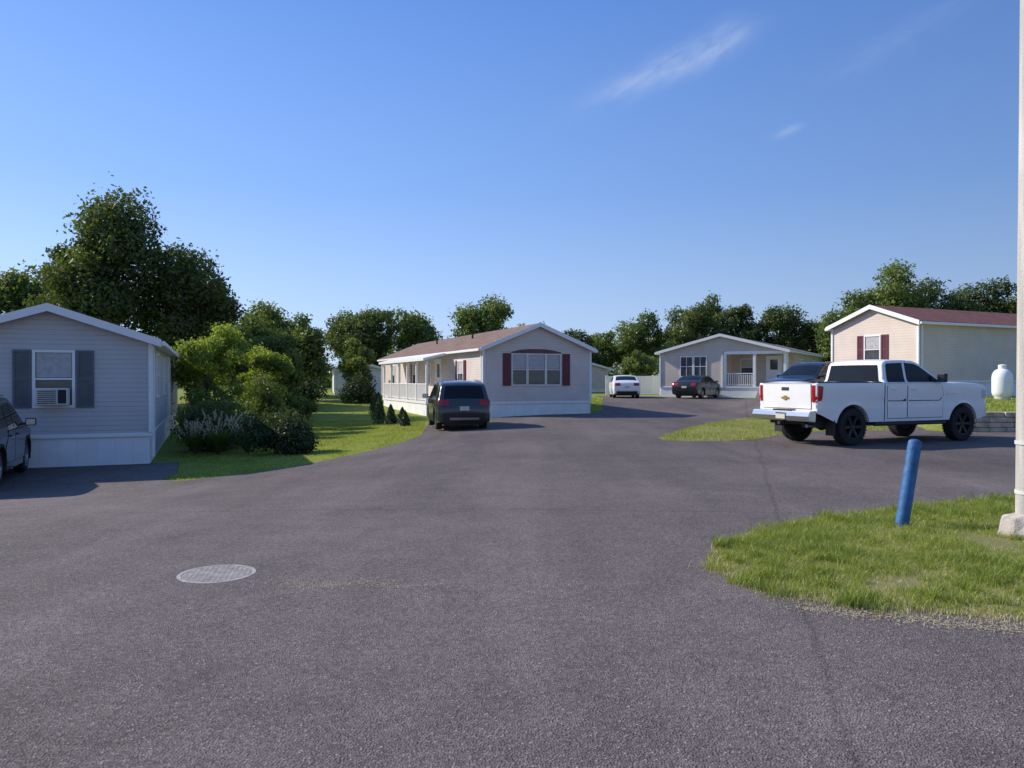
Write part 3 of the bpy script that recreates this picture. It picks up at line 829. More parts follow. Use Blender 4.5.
MB().prism([(-DW-.2, D0-.25, 2.78), (-DW-.2, D0-.25, 2.9), (-.33, D0-.25, 3.17), (-.33, D0-.25, 3.05)], (0, D1-D0+.5, 0)).obj("porch_roof", M['white'], hm.e)
railing(hm.e, (-DW+.08, D0+.15), (-DW+.08, D1-.15), .74)
mb = MB()
mb.prism([(-.98, D0-.84, -.4), (-.98, D0-.84, .02), (-.98, D0-.56, .02), (-.98, D0-.56, .22), (-.98, D0-.28, .22), (-.98, D0-.28, .42), (-.98, D0-.002, .42), (-.98, D0-.002, -.4)], (.88, 0, 0))
mb.obj("steps", M['concrete'], hm.e)

# right cream home
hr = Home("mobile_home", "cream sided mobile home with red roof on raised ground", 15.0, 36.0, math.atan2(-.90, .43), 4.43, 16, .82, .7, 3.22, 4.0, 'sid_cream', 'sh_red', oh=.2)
hr.window('front', 2.2, 1.55, .75, 1.15, 'maroon', .33)
hr.window('right', 8.5, 1.6, .9, 1.1, 'maroon', .33); hr.window('right', 12.5, 1.6, .9, 1.1, 'maroon', .33)

# back beige double wide
def back_walls(s):
    e = s.e; k = s.skirt + .06
    MB().box(0, 4.4, 0, s.L, k, s.eave).obj("wall", M['sid_beige'], e)
    MB().box(4.401, 8.5, 2.6, s.L, k, s.eave).obj("wall", M['sid_beige'], e)
    MB().prism([(0,0.001,s.eave+.001),(8.5,0.001,s.eave+.001),(4.25,0.001,s.peak)][::-1], (0, s.L-.01, 0)).obj("gable", M['sid_beige'], e)
    MB().box(4.45, 8.5, .0, .15, s.eave - .2, s.eave - .005).obj("porch_beam", M['white'], e)
    for (cx, cy) in ((0, 0), (4.35, 0)): MB().box(cx-.05, cx+.05, cy-.05, cy+.05, k+.005, s.eave - .21).obj("corner_trim", M['white'], e)
    MB().box(4.402, 8.46, .02, 2.6, s.skirt - .02, s.skirt + .058).obj("deck", M['white'], e)
    for x in (4.5, 6.45, 8.4):
        MB().box(x-.09, x+.09, .04, .22, s.skirt+.061, s.eave - .201).obj("post", M['white'], e, bevel=.01)
    railing(e, (4.6, .12), (6.35, .12), s.skirt + .06, gap=.14)
    railing(e, (8.4, .22), (8.4, 2.5), s.skirt + .06, gap=.14)
    sk = s.skirt - .03
    mb = MB()
    mb.prism([(6.75, -.9, -.4), (6.75, -.9, sk-.45), (6.75, -.6, sk-.45), (6.75, -.6, sk-.3), (6.75, -.3, sk-.3), (6.75, -.3, sk-.15), (6.75, -.025, sk-.15), (6.75, -.025, -.4)], (1.35, 0, 0))
    mb.obj("steps", M['concrete'], e)
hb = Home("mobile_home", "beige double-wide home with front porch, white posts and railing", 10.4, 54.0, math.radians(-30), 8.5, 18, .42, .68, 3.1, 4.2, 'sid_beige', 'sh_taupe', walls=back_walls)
hb.window('front', 1.9, 1.45, .8, 1.3, None, .35, 'grid'); hb.window('front', 2.85, 1.45, .8, 1.3, None, .35, 'grid')
hb.window('front', 5.4, 1.5, .8, 1.1, off=-2.6)
hb.door('front', 7.2, .78, off=-2.6)
hb.window('right', 5.5, 1.6, .9, 1.0); hb.window('right', 11, 1.6, .9, 1.0)

# far homes
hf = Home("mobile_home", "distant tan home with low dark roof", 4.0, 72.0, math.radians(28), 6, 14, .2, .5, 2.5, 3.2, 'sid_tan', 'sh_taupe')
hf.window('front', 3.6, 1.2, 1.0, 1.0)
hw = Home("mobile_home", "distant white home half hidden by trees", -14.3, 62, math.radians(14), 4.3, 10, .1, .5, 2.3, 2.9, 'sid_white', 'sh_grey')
hw.window('front', 2.3, 1.1, 1.0, .9)

# ------------------------------------------------------------------ fence
fe = thing("fence", (7.6, 62.5, H(9, 60)), math.radians(-2), "white vinyl privacy fence between homes", "fence")
for i in range(4):
    MB().box(i*1.9, i*1.9+.13, -.065, .065, 0, 1.55).obj("post", M['white'], fe, bevel=.01)
    if i < 3:
        mb = MB()
        for k in range(11): mb.box(i*1.9+.132 + k*.16, i*1.9+.132 + k*.16 + .152, -.02, .02, .08, 1.42)
        mb.box(i*1.9+.132, i*1.9+1.898, -.035, .035, 1.421, 1.5); mb.box(i*1.9+.132, i*1.9+1.898, -.035, .035, .0, .079)
        mb.obj("panel", M['white'], fe)

# ------------------------------------------------------------------ retaining wall
rw = MB(); rs = random.Random(4)
for c in range(4):
    x = 13.6 + rs.uniform(0, .2)
    while x < 24:
        w = rs.uniform(.28, .55); d = rs.uniform(-.03, .03)
        rw.box(x, x + w - .015, 23.55 + d + c*.03, 24.08, -.02 + c*.16, -.02 + (c+1)*.16 - .012)
        x += w
rwo = rw.obj("retaining_wall", M['stone'], bevel=.02)
rwo["label"] = "low stacked tan stone retaining wall holding up the grass"; rwo["category"] = "retaining wall"

# propane tank
pt = thing("propane_tank", (19.0, 29.8, H(18.9, 29.8)), 0, "upright white propane tank standing on grass beside the home", "propane tank")
prof = [(0, 1.22), (.15, 1.2), (.27, 1.12), (.34, 1.0), (.36, .85), (.36, .3), (.33, .18), (.25, .1), (0, .08)]
mb = MB(); mb.lathe(prof, 24, axis='z'); mb.obj("tank", M['white'], pt, smooth=40)
mb = MB(); mb.lathe([(.13, 1.15), (.15, 1.34), (.12, 1.36), (0, 1.38)], 16, axis='z'); mb.obj("valve_cover", M['white'], pt, smooth=40)
mb = MB(); mb.lathe([(.26, 0), (.28, .14), (.25, .14), (.24, 0)], 20, axis='z'); mb.obj("foot_ring", M['acmetal'], pt, smooth=40)

# ------------------------------------------------------------------ bollard
bo = thing("bollard", (4.18, 8.25, H(4.22, 8.3)), 0, "leaning blue painted steel bollard standing in the grass", "bollard")
bo.rotation_euler = (math.radians(-3), math.radians(10.5), 0)
mb = MB(); mb.lathe([(.068, -.3), (.068, .93), (.065, .95), (.053, .966), (.03, .976), (0, .98)], 24, axis='z'); mb.obj("post", M['blue'], bo, smooth=35)
mb = MB(); mb.lathe([(.071, .86), (.071, .885), (.068, .885)], 24, axis='z'); mb.obj("weld_band", M['blue'], bo)

# pole
po = thing("utility_pole", (5.27, 7.75, H(5.2, 7.7)), 0, "weathered pale pole on a crumbling concrete base in the grass", "pole")
mb = MB(); mb.lathe([(.165, .05), (.155, 2.0), (.14, 5), (.115, 9), (0, 9.02)], 24, axis='z'); mb.obj("shaft", M['pole'], po, smooth=35)
rs2 = random.Random(9); mb = MB(); n = 14; vs = []
for k, (zz, r) in enumerate(((-.2, .36), (.08, .34), (.2, .29), (.24, .2), (.25, .1))):
    for i in range(n):
        t = 2*math.pi*i/n; rr = r * rs2.uniform(.88, 1.12); vs.append((rr*math.cos(t), rr*math.sin(t), zz + rs2.uniform(-.02, .02)))
fs = [(k*n+i, k*n+(i+1) % n, (k+1)*n+(i+1) % n, (k+1)*n+i) for k in range(4) for i in range(n)]
mb.add(vs, fs); mb.obj("base", M['concrete'], po, bevel=.01)
for zz in (.45, .95):
    mb = MB(); mb.lathe([(.172, zz), (.172, zz+.035), (.16, zz+.035)], 24, axis='z'); mb.obj("strap", M['acmetal'], po)

# manhole
mh = thing("manhole_cover", (-2.42, 6.3, H(-2.45, 6.3) + .014), .2, "round pale cast iron manhole cover set in the asphalt", "manhole cover")
mb = MB(); mb.lathe([(.305, -.01), (.305, .0), (.274, .001), (.272, -.004)], 40, axis='z'); mb.obj("frame", M['iron'], mh, smooth=30)
mb = MB(); mb.lathe([(.269, -.006), (.269, -.001), (0, -.001)], 40, axis='z', mi=0)
for i in range(-6, 7):
    for j in range(-6, 7):
        if math.hypot(i, j) < 6.1: mb.box(i*.041-.014, i*.041+.014, j*.041-.014, j*.041+.014, -.001, .0008, 1)
mb.obj("cover", [M['iron_dark'], M['iron']], mh)

# ------------------------------------------------------------------ vehicles
class Car:
    def __init__(s, label, cat, x, y, heading, top, zb, wx, wr, hw, L, belt, k, paint, name="parked_car", ar=None, af=.12, arr=.07, r=.06,
                 inset=.02, crown=.035, bed=None, rim='silver', ww=.22, wz=None, chk=1, x0=.55, group="cars parked around the court", z=None, arch_mat='blackplastic', axle_w=None):
        s.e = thing(name, (x, y, (H(x, y) if z is None else z) + .014), math.atan2(heading[1], heading[0]), label, cat, group)
        s.hw, s.L, s.belt, s.k, s.r, s.crown = hw, L, belt, k, r, crown
        ar = ar or wr + .06; wz = wz or wr
        chain = densify(chaikin(top, chk, False) if chk else top, .11, False)
        s.chain = chain
        bot = []
        for cx in (wx[1], wx[0]):
            dz = zb - wz; hx = math.sqrt(max(.01, ar*ar - dz*dz))
            a0 = math.atan2(dz, hx); a1 = math.pi - a0
            for i in range(15):
                t = a0 + (a1 - a0) * i / 14
                bot.append((cx + ar*math.cos(t), wz + ar*math.sin(t)))
        poly = chain + bot
        def W(xx, zz):
            tf_ = max(0, (xx - x0*L/2) / (L/2*(1-x0))); tr = max(0, (-xx - x0*L/2) / (L/2*(1-x0)))
            w = hw * (1 - af*tf_**2.2 - arr*tr**2.2)
            if zz > belt: w -= inset * min(1, (zz-belt)/.08) + k * (zz - belt)
            else:
                q = (belt - zz) / belt
                w -= .05 * q*q + .014 * math.exp(-((zz - belt*.72)/.05)**2)
            return w
        s.W0 = W
        def Wd(xx, zz):
            d = float(dist_chain(chain, [xx], [zz], False)[0])
            w = W(xx, zz)
            if d < r: w -= r * (1 - math.sqrt(max(0, 1 - (1 - d/r)**2)))
            return w
        s.W = Wd
        extra = []
        nrm = []
        for i, p in enumerate(chain):
            a = chain[max(0, i-1)]; b = chain[min(len(chain)-1, i+1)]
            dx, dz = b[0]-a[0], b[1]-a[1]; l = math.hypot(dx, dz) + 1e-9
            nrm.append((-dz/l, dx/l))
        s.nrm = nrm
        for d in (.1*r, .3*r, .6*r, r):
            for p, n_ in zip(chain, nrm):
                q = (p[0] - n_[0]*d, p[1] - n_[1]*d)
                if in_poly(poly, np.array([q[0]]), np.array([q[1]]))[0] and dist_chain(chain, [q[0]], [q[1]], False)[0] > .9*d and dist_chain(bot, [q[0]], [q[1]], False)[0] > .02:
                    extra.append(q)
        vs, fs, _ = cdt(poly, .11, extra)
        mb = MB()
        for sg in (1, -1):
            mb.add([(p[0], sg*Wd(*p), p[1]) for p in vs], fs if sg < 0 else [f[::-1] for f in fs])
        s.bed = bed
        segs = []
        for i in range(len(chain)-1):
            a, b = chain[i], chain[i+1]
            if bed and bed[0]-.01 <= min(a[0], b[0]) and max(a[0], b[0]) <= bed[1]+.01 and abs(a[1]-bed[2]) < .03 and abs(b[1]-bed[2]) < .03: continue
            segs.append(i)
        s.strip(mb, segs, -1, 1, 0, 8)
        me = mb.mesh("body")
        bm = bmesh.new(); bm.from_mesh(me); bmesh.ops.remove_doubles(bm, verts=bm.verts, dist=.0015); bm.to_mesh(me); bm.free()
        me.materials.append(paint)
        me.polygons.foreach_set("use_smooth", [True] * len(me.polygons)); me.set_sharp_from_angle(angle=math.radians(38))
        s.body = bpy.data.objects.new("body", me); link(s.body); s.body.parent = s.e
        s.paint = paint
        MB().box(-L/2+.18, L/2-.18, -hw+.27, hw-.27, zb-.06, zb+.25).obj("underbody", M['blackplastic'], s.e)
        MB().box(wx[0]+ar+.02, wx[1]-ar-.02, -hw+.1, hw-.1, zb+.005, zb+.15).obj("floor_pan", M['blackplastic'], s.e)
        for cx in wx:
            dz = zb - wz; hx = math.sqrt(max(.01, ar*ar - dz*dz)); a0 = math.atan2(dz, hx)
            for sg in (1, -1):
                vv = []; mb = MB()
                for i in range(17):
                    t = a0 + (math.pi - 2*a0) * i / 16
                    for rr, of in ((ar-.004, -.2), (ar-.004, .012), (ar+.045, .012), (ar+.05, 0)):
                        px, pz = cx + rr*math.cos(t), wz + rr*math.sin(t)
                        vv.append((px, sg*(W(px, pz) + of), pz))
                mb.add(vv, [(i*4+j, i*4+j+1, (i+1)*4+j+1, (i+1)*4+j) for i in range(16) for j in range(3)])
                mb.obj("wheel_arch", M[arch_mat] if isinstance(arch_mat, str) else arch_mat, s.e, smooth=40)
        tw = ww/2; R = wr
        mt = MB(); mt.lathe([(R*.62, -tw*.9), (R*.8, -tw), (R*.93, -tw*.96), (R*.985, -tw*.8), (R, -tw*.5), (R, tw*.5), (R*.985, tw*.8), (R*.93, tw*.96), (R*.8, tw), (R*.62, tw*.9), (R*.62, -tw*.9)], 36)
        if wr > .38:
            for i in range(36):
                t = 2*math.pi*i/36
                for sg in (1, -1):
                    c, q = math.cos(t), math.sin(t)
                    mt.cyl((R*.99*c, sg*tw*.35, R*.99*q), (R*.97*math.cos(t+.03), sg*tw*.99, R*.97*math.sin(t+.03)), .016, .014, 5)
        mr = MB(); mr.lathe([(R*.62, tw*.9), (R*.64, tw*.98), (R*.6, tw*.95), (R*.57, tw*.5), (R*.57, -tw*.8)], 30)
        ns = 6 if wr > .38 else 10
        for i in range(ns):
            t = 2*math.pi*i/ns; sw = .035 if wr > .38 else .02
            c, q = math.cos(t), math.sin(t)
            pts = []
            for (rad, hwid, yy) in ((.05, sw*.8, tw*.75), (R*.6, sw, tw*.9)):
                for sg in (1, -1):
                    for yo in (0, -.03): pts.append((rad*c - sg*hwid*q, yy+yo, rad*q + sg*hwid*c))
            mr.add(pts, [(0,2,6,4),(1,5,7,3),(0,4,5,1),(2,3,7,6)])
        mr.lathe([(0, tw*.86), (.045, tw*.84), (.06, tw*.7)], 14)
        mh_ = MB(); mh_.lathe([(0, tw*.1), (R*.57, tw*.1), (R*.57, -tw*.7), (0, -tw*.7)], 20)
        proto = None
        for cx in wx:
            for sg in (1, -1):
                yy = sg * (hw - .05 - tw + (axle_w or 0))
                if proto is None:
                    a = mh_.obj("wheel", M['dark'], s.e); b = mt.obj("tyre", M['rubber'], a, smooth=35); c = mr.obj("rim", M[rim], a, smooth=35)
                    proto = (a, b, c)
                else:
                    a = proto[0].copy(); b = proto[1].copy(); c = proto[2].copy()
                    for o in (a, b, c): link(o)
                    a.parent = s.e; b.parent = a; c.parent = a
                a.location = (cx, yy, wz); a.rotation_euler = (0, 0, 0 if sg > 0 else math.pi)
    def strip(s, mb, idx, y0, y1, off, ny, mi=0, margin=0):
        ch = s.chain
        def row(i):
            p = ch[i]; n = s.nrm[i]
            We = s.W0(*p) - s.r - margin
            out = []
            for j in range(ny+1):
                f = y0 + (y1-y0) * j/ny
                c = s.crown * (1 - f*f) * (min(1, (p[1]-.4)/.3) if p[1] > .4 else 0) + off
                out.append((p[0] + n[0]*c, f*We, p[1] + n[1]*c))
            return out
        runs = []; cur = []
        for i in idx:
            if cur and i == cur[-1] + 1: cur.append(i)
            else:
                if cur: runs.append(cur)
                cur = [i]
        if cur: runs.append(cur)
        for rn in runs:
            rows = [row(i) for i in rn] + [row(rn[-1] + 1)]
            vs = [p for r_ in rows for p in r_]; m = ny + 1
            mb.add(vs, [(i*m+j, (i+1)*m+j, (i+1)*m+j+1, i*m+j+1) for i in range(len(rows)-1) for j in range(ny)], mi)
    def glass_strip(s, name, cond, y=.9, off=.008, mat='carglass', margin=.0, parent=None):
        idx = [i for i in range(len(s.chain)-1) if cond(s.chain[i]) and cond(s.chain[i+1])]
        mb = MB(); s.strip(mb, idx, -y, y, off, 8, margin=margin)
        return mb.obj(name, M[mat], parent or s.e, smooth=50)
    def side(s, name, poly, mat, off=.007, sides=(1, -1), step=.12, parent=None):
        vs, fs, P = cdt(poly, step)
        n = len(P); out = []
        for sg in sides:
            mb = MB()
            A = [(p[0], sg*(s.W(*p) + off), p[1]) for p in vs]
            B = [(p[0], sg*(s.W(*p) - .01), p[1]) for p in P]
            k = len(A)
            mb.add(A + B, list(fs) + [(i, (i+1) % n, k+(i+1) % n, k+i) for i in range(n)])
            out.append(mb.obj(name, mat if not isinstance(mat, str) else M[mat], parent or s.e, smooth=40))
        return out
    def endx(s, z, end):
        ch = s.chain
        best = None
        for i in range(len(ch)-1):
            a, b = ch[i], ch[i+1]
            if min(a[1], b[1]) - 1e-6 <= z <= max(a[1], b[1]) + 1e-6 and abs(a[1]-b[1]) > 1e-6:
                xx = a[0] + (b[0]-a[0]) * (z-a[1]) / (b[1]-a[1])
                if best is None or (xx < best if end < 0 else xx > best): best = xx
        return best if best is not None else (end * s.L/2)
    def end(s, name, e, z0, z1, y0, y1, mat, off=.012, parent=None, nz=3, ny=4, mirror=False):
        o = None
        for sg in ((1, -1) if mirror else (1,)):
            mb = MB()
            def P(i, j, o):
                z = z0 + (z1-z0)*i/nz; y = y0 + (y1-y0)*j/ny
                xx = s.endx(z, e); We = s.W0(xx, z) - s.r
                c = s.crown * (1 - min(1, (y/We)**2)) * min(1, max(0, (z-.4)/.3)) + o
                c -= max(0, abs(y) - We + .02) * .9
                return (xx + e*c, sg*y, z)
            m = ny+1
            vs = [P(i, j, off) for i in range(nz+1) for j in range(m)]
            ring = [(0, j) for j in range(ny+1)] + [(i, ny) for i in range(1, nz+1)] + [(nz, j) for j in range(ny-1, -1, -1)] + [(i, 0) for i in range(nz-1, 0, -1)]
            n = len(ring); k = len(vs)
            mb.add(vs + [P(i, j, -.03) for i, j in ring], [(i*m+j, i*m+j+1, (i+1)*m+j+1, (i+1)*m+j) for i in range(nz) for j in range(ny)] +
                   [(ring[i][0]*m+ring[i][1], ring[(i+1) % n][0]*m+ring[(i+1) % n][1], k+(i+1) % n, k+i) for i in range(n)])
            o = mb.obj(name, M[mat] if isinstance(mat, str) else mat, parent or s.e, smooth=35)
        return o
    def door(s, poly, handle=None):
        s.side("door_seam", grow(poly, .014), 'dark', .0035, step=.12)
        ds = s.side("door", poly, s.paint, .007, step=.12)
        if handle:
            hx, hz = handle
            for sg, d in zip((1, -1), ds):
                yy = s.W(hx, hz) + .008
                MB().box(hx-.09, hx+.09, yy if sg > 0 else -yy-.035, yy+.035 if sg > 0 else -yy, hz-.015, hz+.02).obj("handle", s.paint, d, bevel=.008)
    def mirrors(s, x, z, sz=(.1, .2, .16), mat=None):
        for sg in (1, -1):
            w = s.W(x, z)
            a = sorted((sg*(w+.06), sg*(w+.06+sz[1])))
            mb = MB(); mb.box(x-sz[0]/2, x+sz[0]/2, a[0], a[1], z, z+sz[2])
            b = sorted((sg*(w-.03), sg*(w+.08)))
            mb.box(x-.03, x+.03, b[0], b[1], z+.02, z+.07)
            mo = mb.obj("side_mirror", mat or s.paint, s.e, bevel=.02)
            MB().box(x-sz[0]/2-.004, x-sz[0]/2-.001, a[0]+.02, a[1]-.02, z+.02, z+sz[2]-.02).obj("glass", M['chrome'], mo)

def grow(poly, d):
    n = len(poly); out = []
    area = sum(poly[i][0]*poly[(i+1) % n][1] - poly[(i+1) % n][0]*poly[i][1] for i in range(n))
    sg = 1 if area > 0 else -1
    for i in range(n):
        a, b, c = poly[i-1], poly[i], poly[(i+1) % n]
        n1 = Vector((b[1]-a[1], -(b[0]-a[0]))).normalized() * sg; n2 = Vector((c[1]-b[1], -(c[0]-b[0]))).normalized() * sg
        m = (n1 + n2); m = m / max(.3, (1 + n1.dot(n2)))
        out.append((b[0] + m.x*d, b[1] + m.y*d))
    return out

# ---- SUV
def suv(label, x, y, hd, paint, z=None, name="parked_car"):
    top = [(-2.28, .30), (-2.32, .42), (-2.32, .72), (-2.26, .95), (-2.22, 1.05), (-2.0, 1.48), (-1.86, 1.62), (-1.2, 1.69), (0, 1.70), (.35, 1.64), (1.12, 1.12), (1.25, 1.06), (2.0, .95), (2.24, .84), (2.30, .66), (2.32, .42), (2.28, .28)]
    c = Car(label, "car", x, y, hd, top, .26, (-1.32, 1.38), .36, .94, 4.64, 1.02, .26, paint, z=z, name=name)
    c.side("side_window", [(-.62, 1.08), (-.58, 1.54), (-.15, 1.57), (-.1, 1.57), (-.1, 1.08)], 'carglass')
    c.side("side_window", [(-.02, 1.08), (-.02, 1.57), (.25, 1.55), (.92, 1.12), (.9, 1.08)], 'carglass')
    c.side("side_window", [(-.72, 1.1), (-.68, 1.52), (-1.25, 1.49), (-1.75, 1.22), (-1.7, 1.14)], 'carglass')
    c.door([(-.98, .6), (-.7, 1.03), (-.08, 1.03), (-.08, .4), (-.75, .4), (-.88, .48)], (-.55, .93))
    c.door([(-.05, .4), (-.05, 1.03), (.95, 1.03), (1.0, .7), (.9, .4)], (.12, .93))
    c.glass_strip("windshield", lambda p: .42 < p[0] < 1.1 and p[1] > 1.1, .93)
    c.glass_strip("rear_window", lambda p: p[0] < -1.85 and 1.08 < p[1] < 1.56, .88)
    c.end("tail_light", -1, .86, 1.06, .52, .88, 'red', .02, mirror=True)
    c.side("tail_light", [(-2.2, .88), (-2.16, 1.04), (-1.98, 1.02), (-2.02, .9)], 'red', .012)
    c.end("licence_plate", -1, .7, .84, -.16, .16, 'plate', .02)
    c.end("rear_bumper", -1, .32, .6, -.88, .88, 'blackplastic', .03, ny=8)
    c.end("bumper_insert", -1, .38, .46, -.5, .5, 'silver', .036, ny=6)
    c.end("headlight", 1, .66, .82, .5, .84, 'lampclear', .015, mirror=True)
    c.end("grille", 1, .52, .8, -.45, .45, 'dark', .015)
    c.end("front_bumper", 1, .3, .48, -.82, .82, 'blackplastic', .03, ny=8)
    c.mirrors(.78, 1.06)
    for sg in (1, -1):
        MB().cyl((-1.5, sg*.66, 1.70), (.1, sg*.68, 1.73), .018, .018, 8).obj("roof_rail", M['silver'], c.e)
    return c

def sedan(label, x, y, hd, paint, z=None):
    top = [(-2.3, .3), (-2.36, .5), (-2.34, .8), (-2.25, 1.0), (-2.1, 1.06), (-1.65, 1.08), (-1.1, 1.36), (-.7, 1.44), (0, 1.47), (.4, 1.43), (1.15, 1.04), (1.3, .99), (2.0, .88), (2.28, .74), (2.36, .55), (2.34, .28)]
    c = Car(label, "car", x, y, hd, top, .22, (-1.38, 1.42), .33, .9, 4.72, .98, .38, paint, z=z, arch_mat=paint)
    c.side("side_window", [(-.98, 1.04), (-.9, 1.22), (-.6, 1.36), (-.1, 1.385), (-.1, 1.04)], 'carglass')
    c.side("side_window", [(-.03, 1.04), (-.03, 1.385), (.3, 1.36), (.9, 1.05)], 'carglass')
    c.door([(-.98, .6), (-.85, .99), (-.07, .99), (-.07, .34), (-.75, .34)], (-.5, .9))
    c.door([(-.04, .34), (-.04, .99), (.95, .96), (1.0, .6), (.9, .34)], (.15, .9))
    c.glass_strip("windshield", lambda p: .45 < p[0] < 1.15 and p[1] > 1.03, .93)
    c.glass_strip("rear_window", lambda p: -1.65 < p[0] < -.95 and p[1] > 1.08, .9)
    c.end("tail_light", -1, .8, .98, .42, .84, 'red', .02, mirror=True)
    c.end("licence_plate", -1, .66, .78, -.16, .16, 'plate', .02)
    c.end("rear_bumper", -1, .3, .45, -.8, .8, 'blackplastic', .02, ny=8)
    c.end("headlight", 1, .62, .76, .48, .82, 'lampclear', .015, mirror=True)
    c.end("grille", 1, .42, .7, -.42, .42, 'dark', .015)
    c.mirrors(.8, 1.0, (.1, .17, .12))
    return c

suv("charcoal suv parked beside the tan home", -2.05, 28.3, (-.19, .98), M['paint_grey'])
suv("navy suv parked in front of the grey home", -11.13, 15.55, (-.39, .92), M['paint_navy'], z=-.46)
suv("dark suv parked behind the white truck", 12.95, 33.2, (-.80, -.60), M['paint_navy'])
sedan("white sedan parked near the white fence", 7.5, 51.5, (.06, 1), M['paint_white'])
sedan("black sedan parked in front of the beige home", 12.1, 50.2, (.55, .83), M['paint_black'])

# ---- truck
ttop = [(-2.98, .80), (-2.99, 1.0), (-3.0, 1.3), (-3.0, 1.50), (-2.93, 1.52), (-.82, 1.52), (-.80, 1.54), (-.75, 1.96), (-.70, 2.03), (-.60, 2.07), (-.3, 2.09), (.1, 2.09), (.36, 2.07), (.52, 2.02), (.68, 1.93), (1.34, 1.555), (1.44, 1.53), (2.0, 1.52), (2.6, 1.50), (2.9, 1.46), (2.99, 1.40), (3.03, 1.28), (3.05, 1.0), (3.03, .62)]
hd = Vector((.915, .402)).normalized(); sd = Vector((-hd.y, hd.x))
rear_c = Vector((8.2, 18.6)) + sd * .92
cen = rear_c + hd * 1.85
tk = Car("white four-door pickup truck with black off-road wheels", "pickup truck", cen.x, cen.y, hd, ttop, .56, (-1.85, 2.05), .45, 1.0, 6.06, 1.5, .20, M['paint_white'],
         name="pickup_truck", ar=.55, af=.06, arr=.015, r=.045, inset=.045, crown=.03, bed=(-2.93, -.82, 1.52), rim='blackrim', ww=.3, wz=.45, chk=0, x0=.75, arch_mat=M['paint_white'], axle_w=.05)
e = tk.e
wb = .93
mb = MB()
mb.add([(-2.93,-wb+.06,1.0),(-.82,-wb+.06,1.0),(-.82,wb-.06,1.0),(-2.93,wb-.06,1.0)], [(0,1,2,3)], 0)
for sg in (1, -1):
    mb.add([(-2.93,sg*(wb-.06),1.0),(-.82,sg*(wb-.06),1.0),(-.82,sg*(wb-.06),1.52),(-2.93,sg*(wb-.06),1.52)], [(0,1,2,3)], 0)
    mb.box(-2.95, -.82, min(sg*(wb-.07), sg*(wb+.03)), max(sg*(wb-.07), sg*(wb+.03)), 1.515, 1.535, 1)
mb.add([(-.82,-.9,1.0),(-.82,.9,1.0),(-.82,.9,1.55),(-.82,-.9,1.55)], [(0,1,2,3)], 0)
mb.add([(-2.93,-.9,1.0),(-2.93,.9,1.0),(-2.93,.9,1.5),(-2.93,-.9,1.5)], [(0,1,2,3)], 0)
mb.box(-3.0, -2.92, -.88, .88, 1.49, 1.53, 1)
mb.obj("truck_bed", [M['dark'], M['blackplastic']], e)
tk.side("panel_gap", [(-.815, .58), (-.815, 1.5), (-.79, 1.5), (-.79, .58)], 'dark', .004)
tk.side("side_window", [(-.68, 1.535), (-.645, 1.95), (-.60, 2.0), (-.07, 2.02), (-.07, 1.535)], 'carglass', .008)
tk.side("side_window", [(.02, 1.535), (.02, 2.02), (.34, 2.0), (.54, 1.93), (1.14, 1.58), (1.14, 1.535)], 'carglass', .008)
tk.door([(-.70, .64), (-.72, 1.5), (-.03, 1.5), (-.03, .64)], (-.5, 1.36))
tk.door([(.0, .64), (.0, 1.5), (1.2, 1.5), (1.28, 1.2), (1.25, .64)], (.2, 1.36))
tk.glass_strip("windshield", lambda p: .66 < p[0] < 1.34 and p[1] > 1.56, .94)
tk.glass_strip("rear_window", lambda p: p[0] < -.7 and p[0] > -.84 and 1.535 < p[1] < 1.99, .90)
tg = tk.end("tailgate", -1, .9, 1.49, -.80, .80, M['paint_white'], .012, nz=6, ny=8)
tk.end("tailgate_seam", -1, .885, 1.5, -.815, .815, 'dark', .004, nz=6, ny=8)
tk.end("tailgate_handle", -1, 1.33, 1.41, -.12, .12, 'blackplastic', .02)
xx = -3.0 - .03 - .016
bt = [(-.13, 1.13), (-.12, 1.175), (-.045, 1.175), (-.045, 1.205), (.045, 1.205), (.045, 1.175), (.13, 1.175), (.12, 1.13), (.045, 1.13), (.045, 1.10), (-.045, 1.10), (-.045, 1.13)]
MB().prism([(xx, p[0], p[1]) for p in bt], (-.01, 0, 0)).obj("emblem", M['gold'], e)
tk.end("tail_light", -1, 1.06, 1.46, .84, .965, 'red', .018, mirror=True, nz=5)
tk.side("tail_light", [(-2.97, 1.08), (-2.97, 1.45), (-2.82, 1.43), (-2.85, 1.1)], 'red', .012)
mb = MB(); mb.prism([(-3.02, -.97, .58), (-3.17, -.93, .60), (-3.19, -.9, .72), (-3.16, -.93, .84), (-3.0, -.97, .86)], (0, 1.94, 0))
bm_ = mb.obj("rear_bumper", M['chrome'], e, bevel=.02)
MB().box(-3.165, -3.0, -.3, .3, .842, .875).obj("step_pad", M['blackplastic'], bm_)
pl = MB().box(-3.205, -3.196, -.155, .155, .645, .80).obj("licence_plate", M['plate'], e)
MB().box(-3.209, -3.2055, -.15, .15, .765, .795).obj("plate_band", M['plate_blue'], pl)
MB().box(-3.25, -3.05, -.04, .04, .5, .58).obj("tow_hitch", M['blackplastic'], e)
tk.end("front_bumper", 1, .64, .86, -.9, .9, 'chrome', .07, ny=8)
tk.end("grille", 1, .92, 1.36, -.6, .6, 'dark', .02, ny=6)
tk.end("headlight", 1, 1.04, 1.34, .62, .88, 'lampclear', .02, mirror=True)
tk.side("headlight", [(2.78, 1.12), (2.80, 1.34), (2.95, 1.32), (2.98, 1.10)], 'lampclear', .01)
tk.mirrors(1.05, 1.53, (.12, .22, .22), M['blackplastic'])
for sg in (1, -1):
    MB().box(-2.9, 2.8, sg*.45-.05, sg*.45+.05, .44, .56).obj("chassis_rail", M['blackplastic'], e)
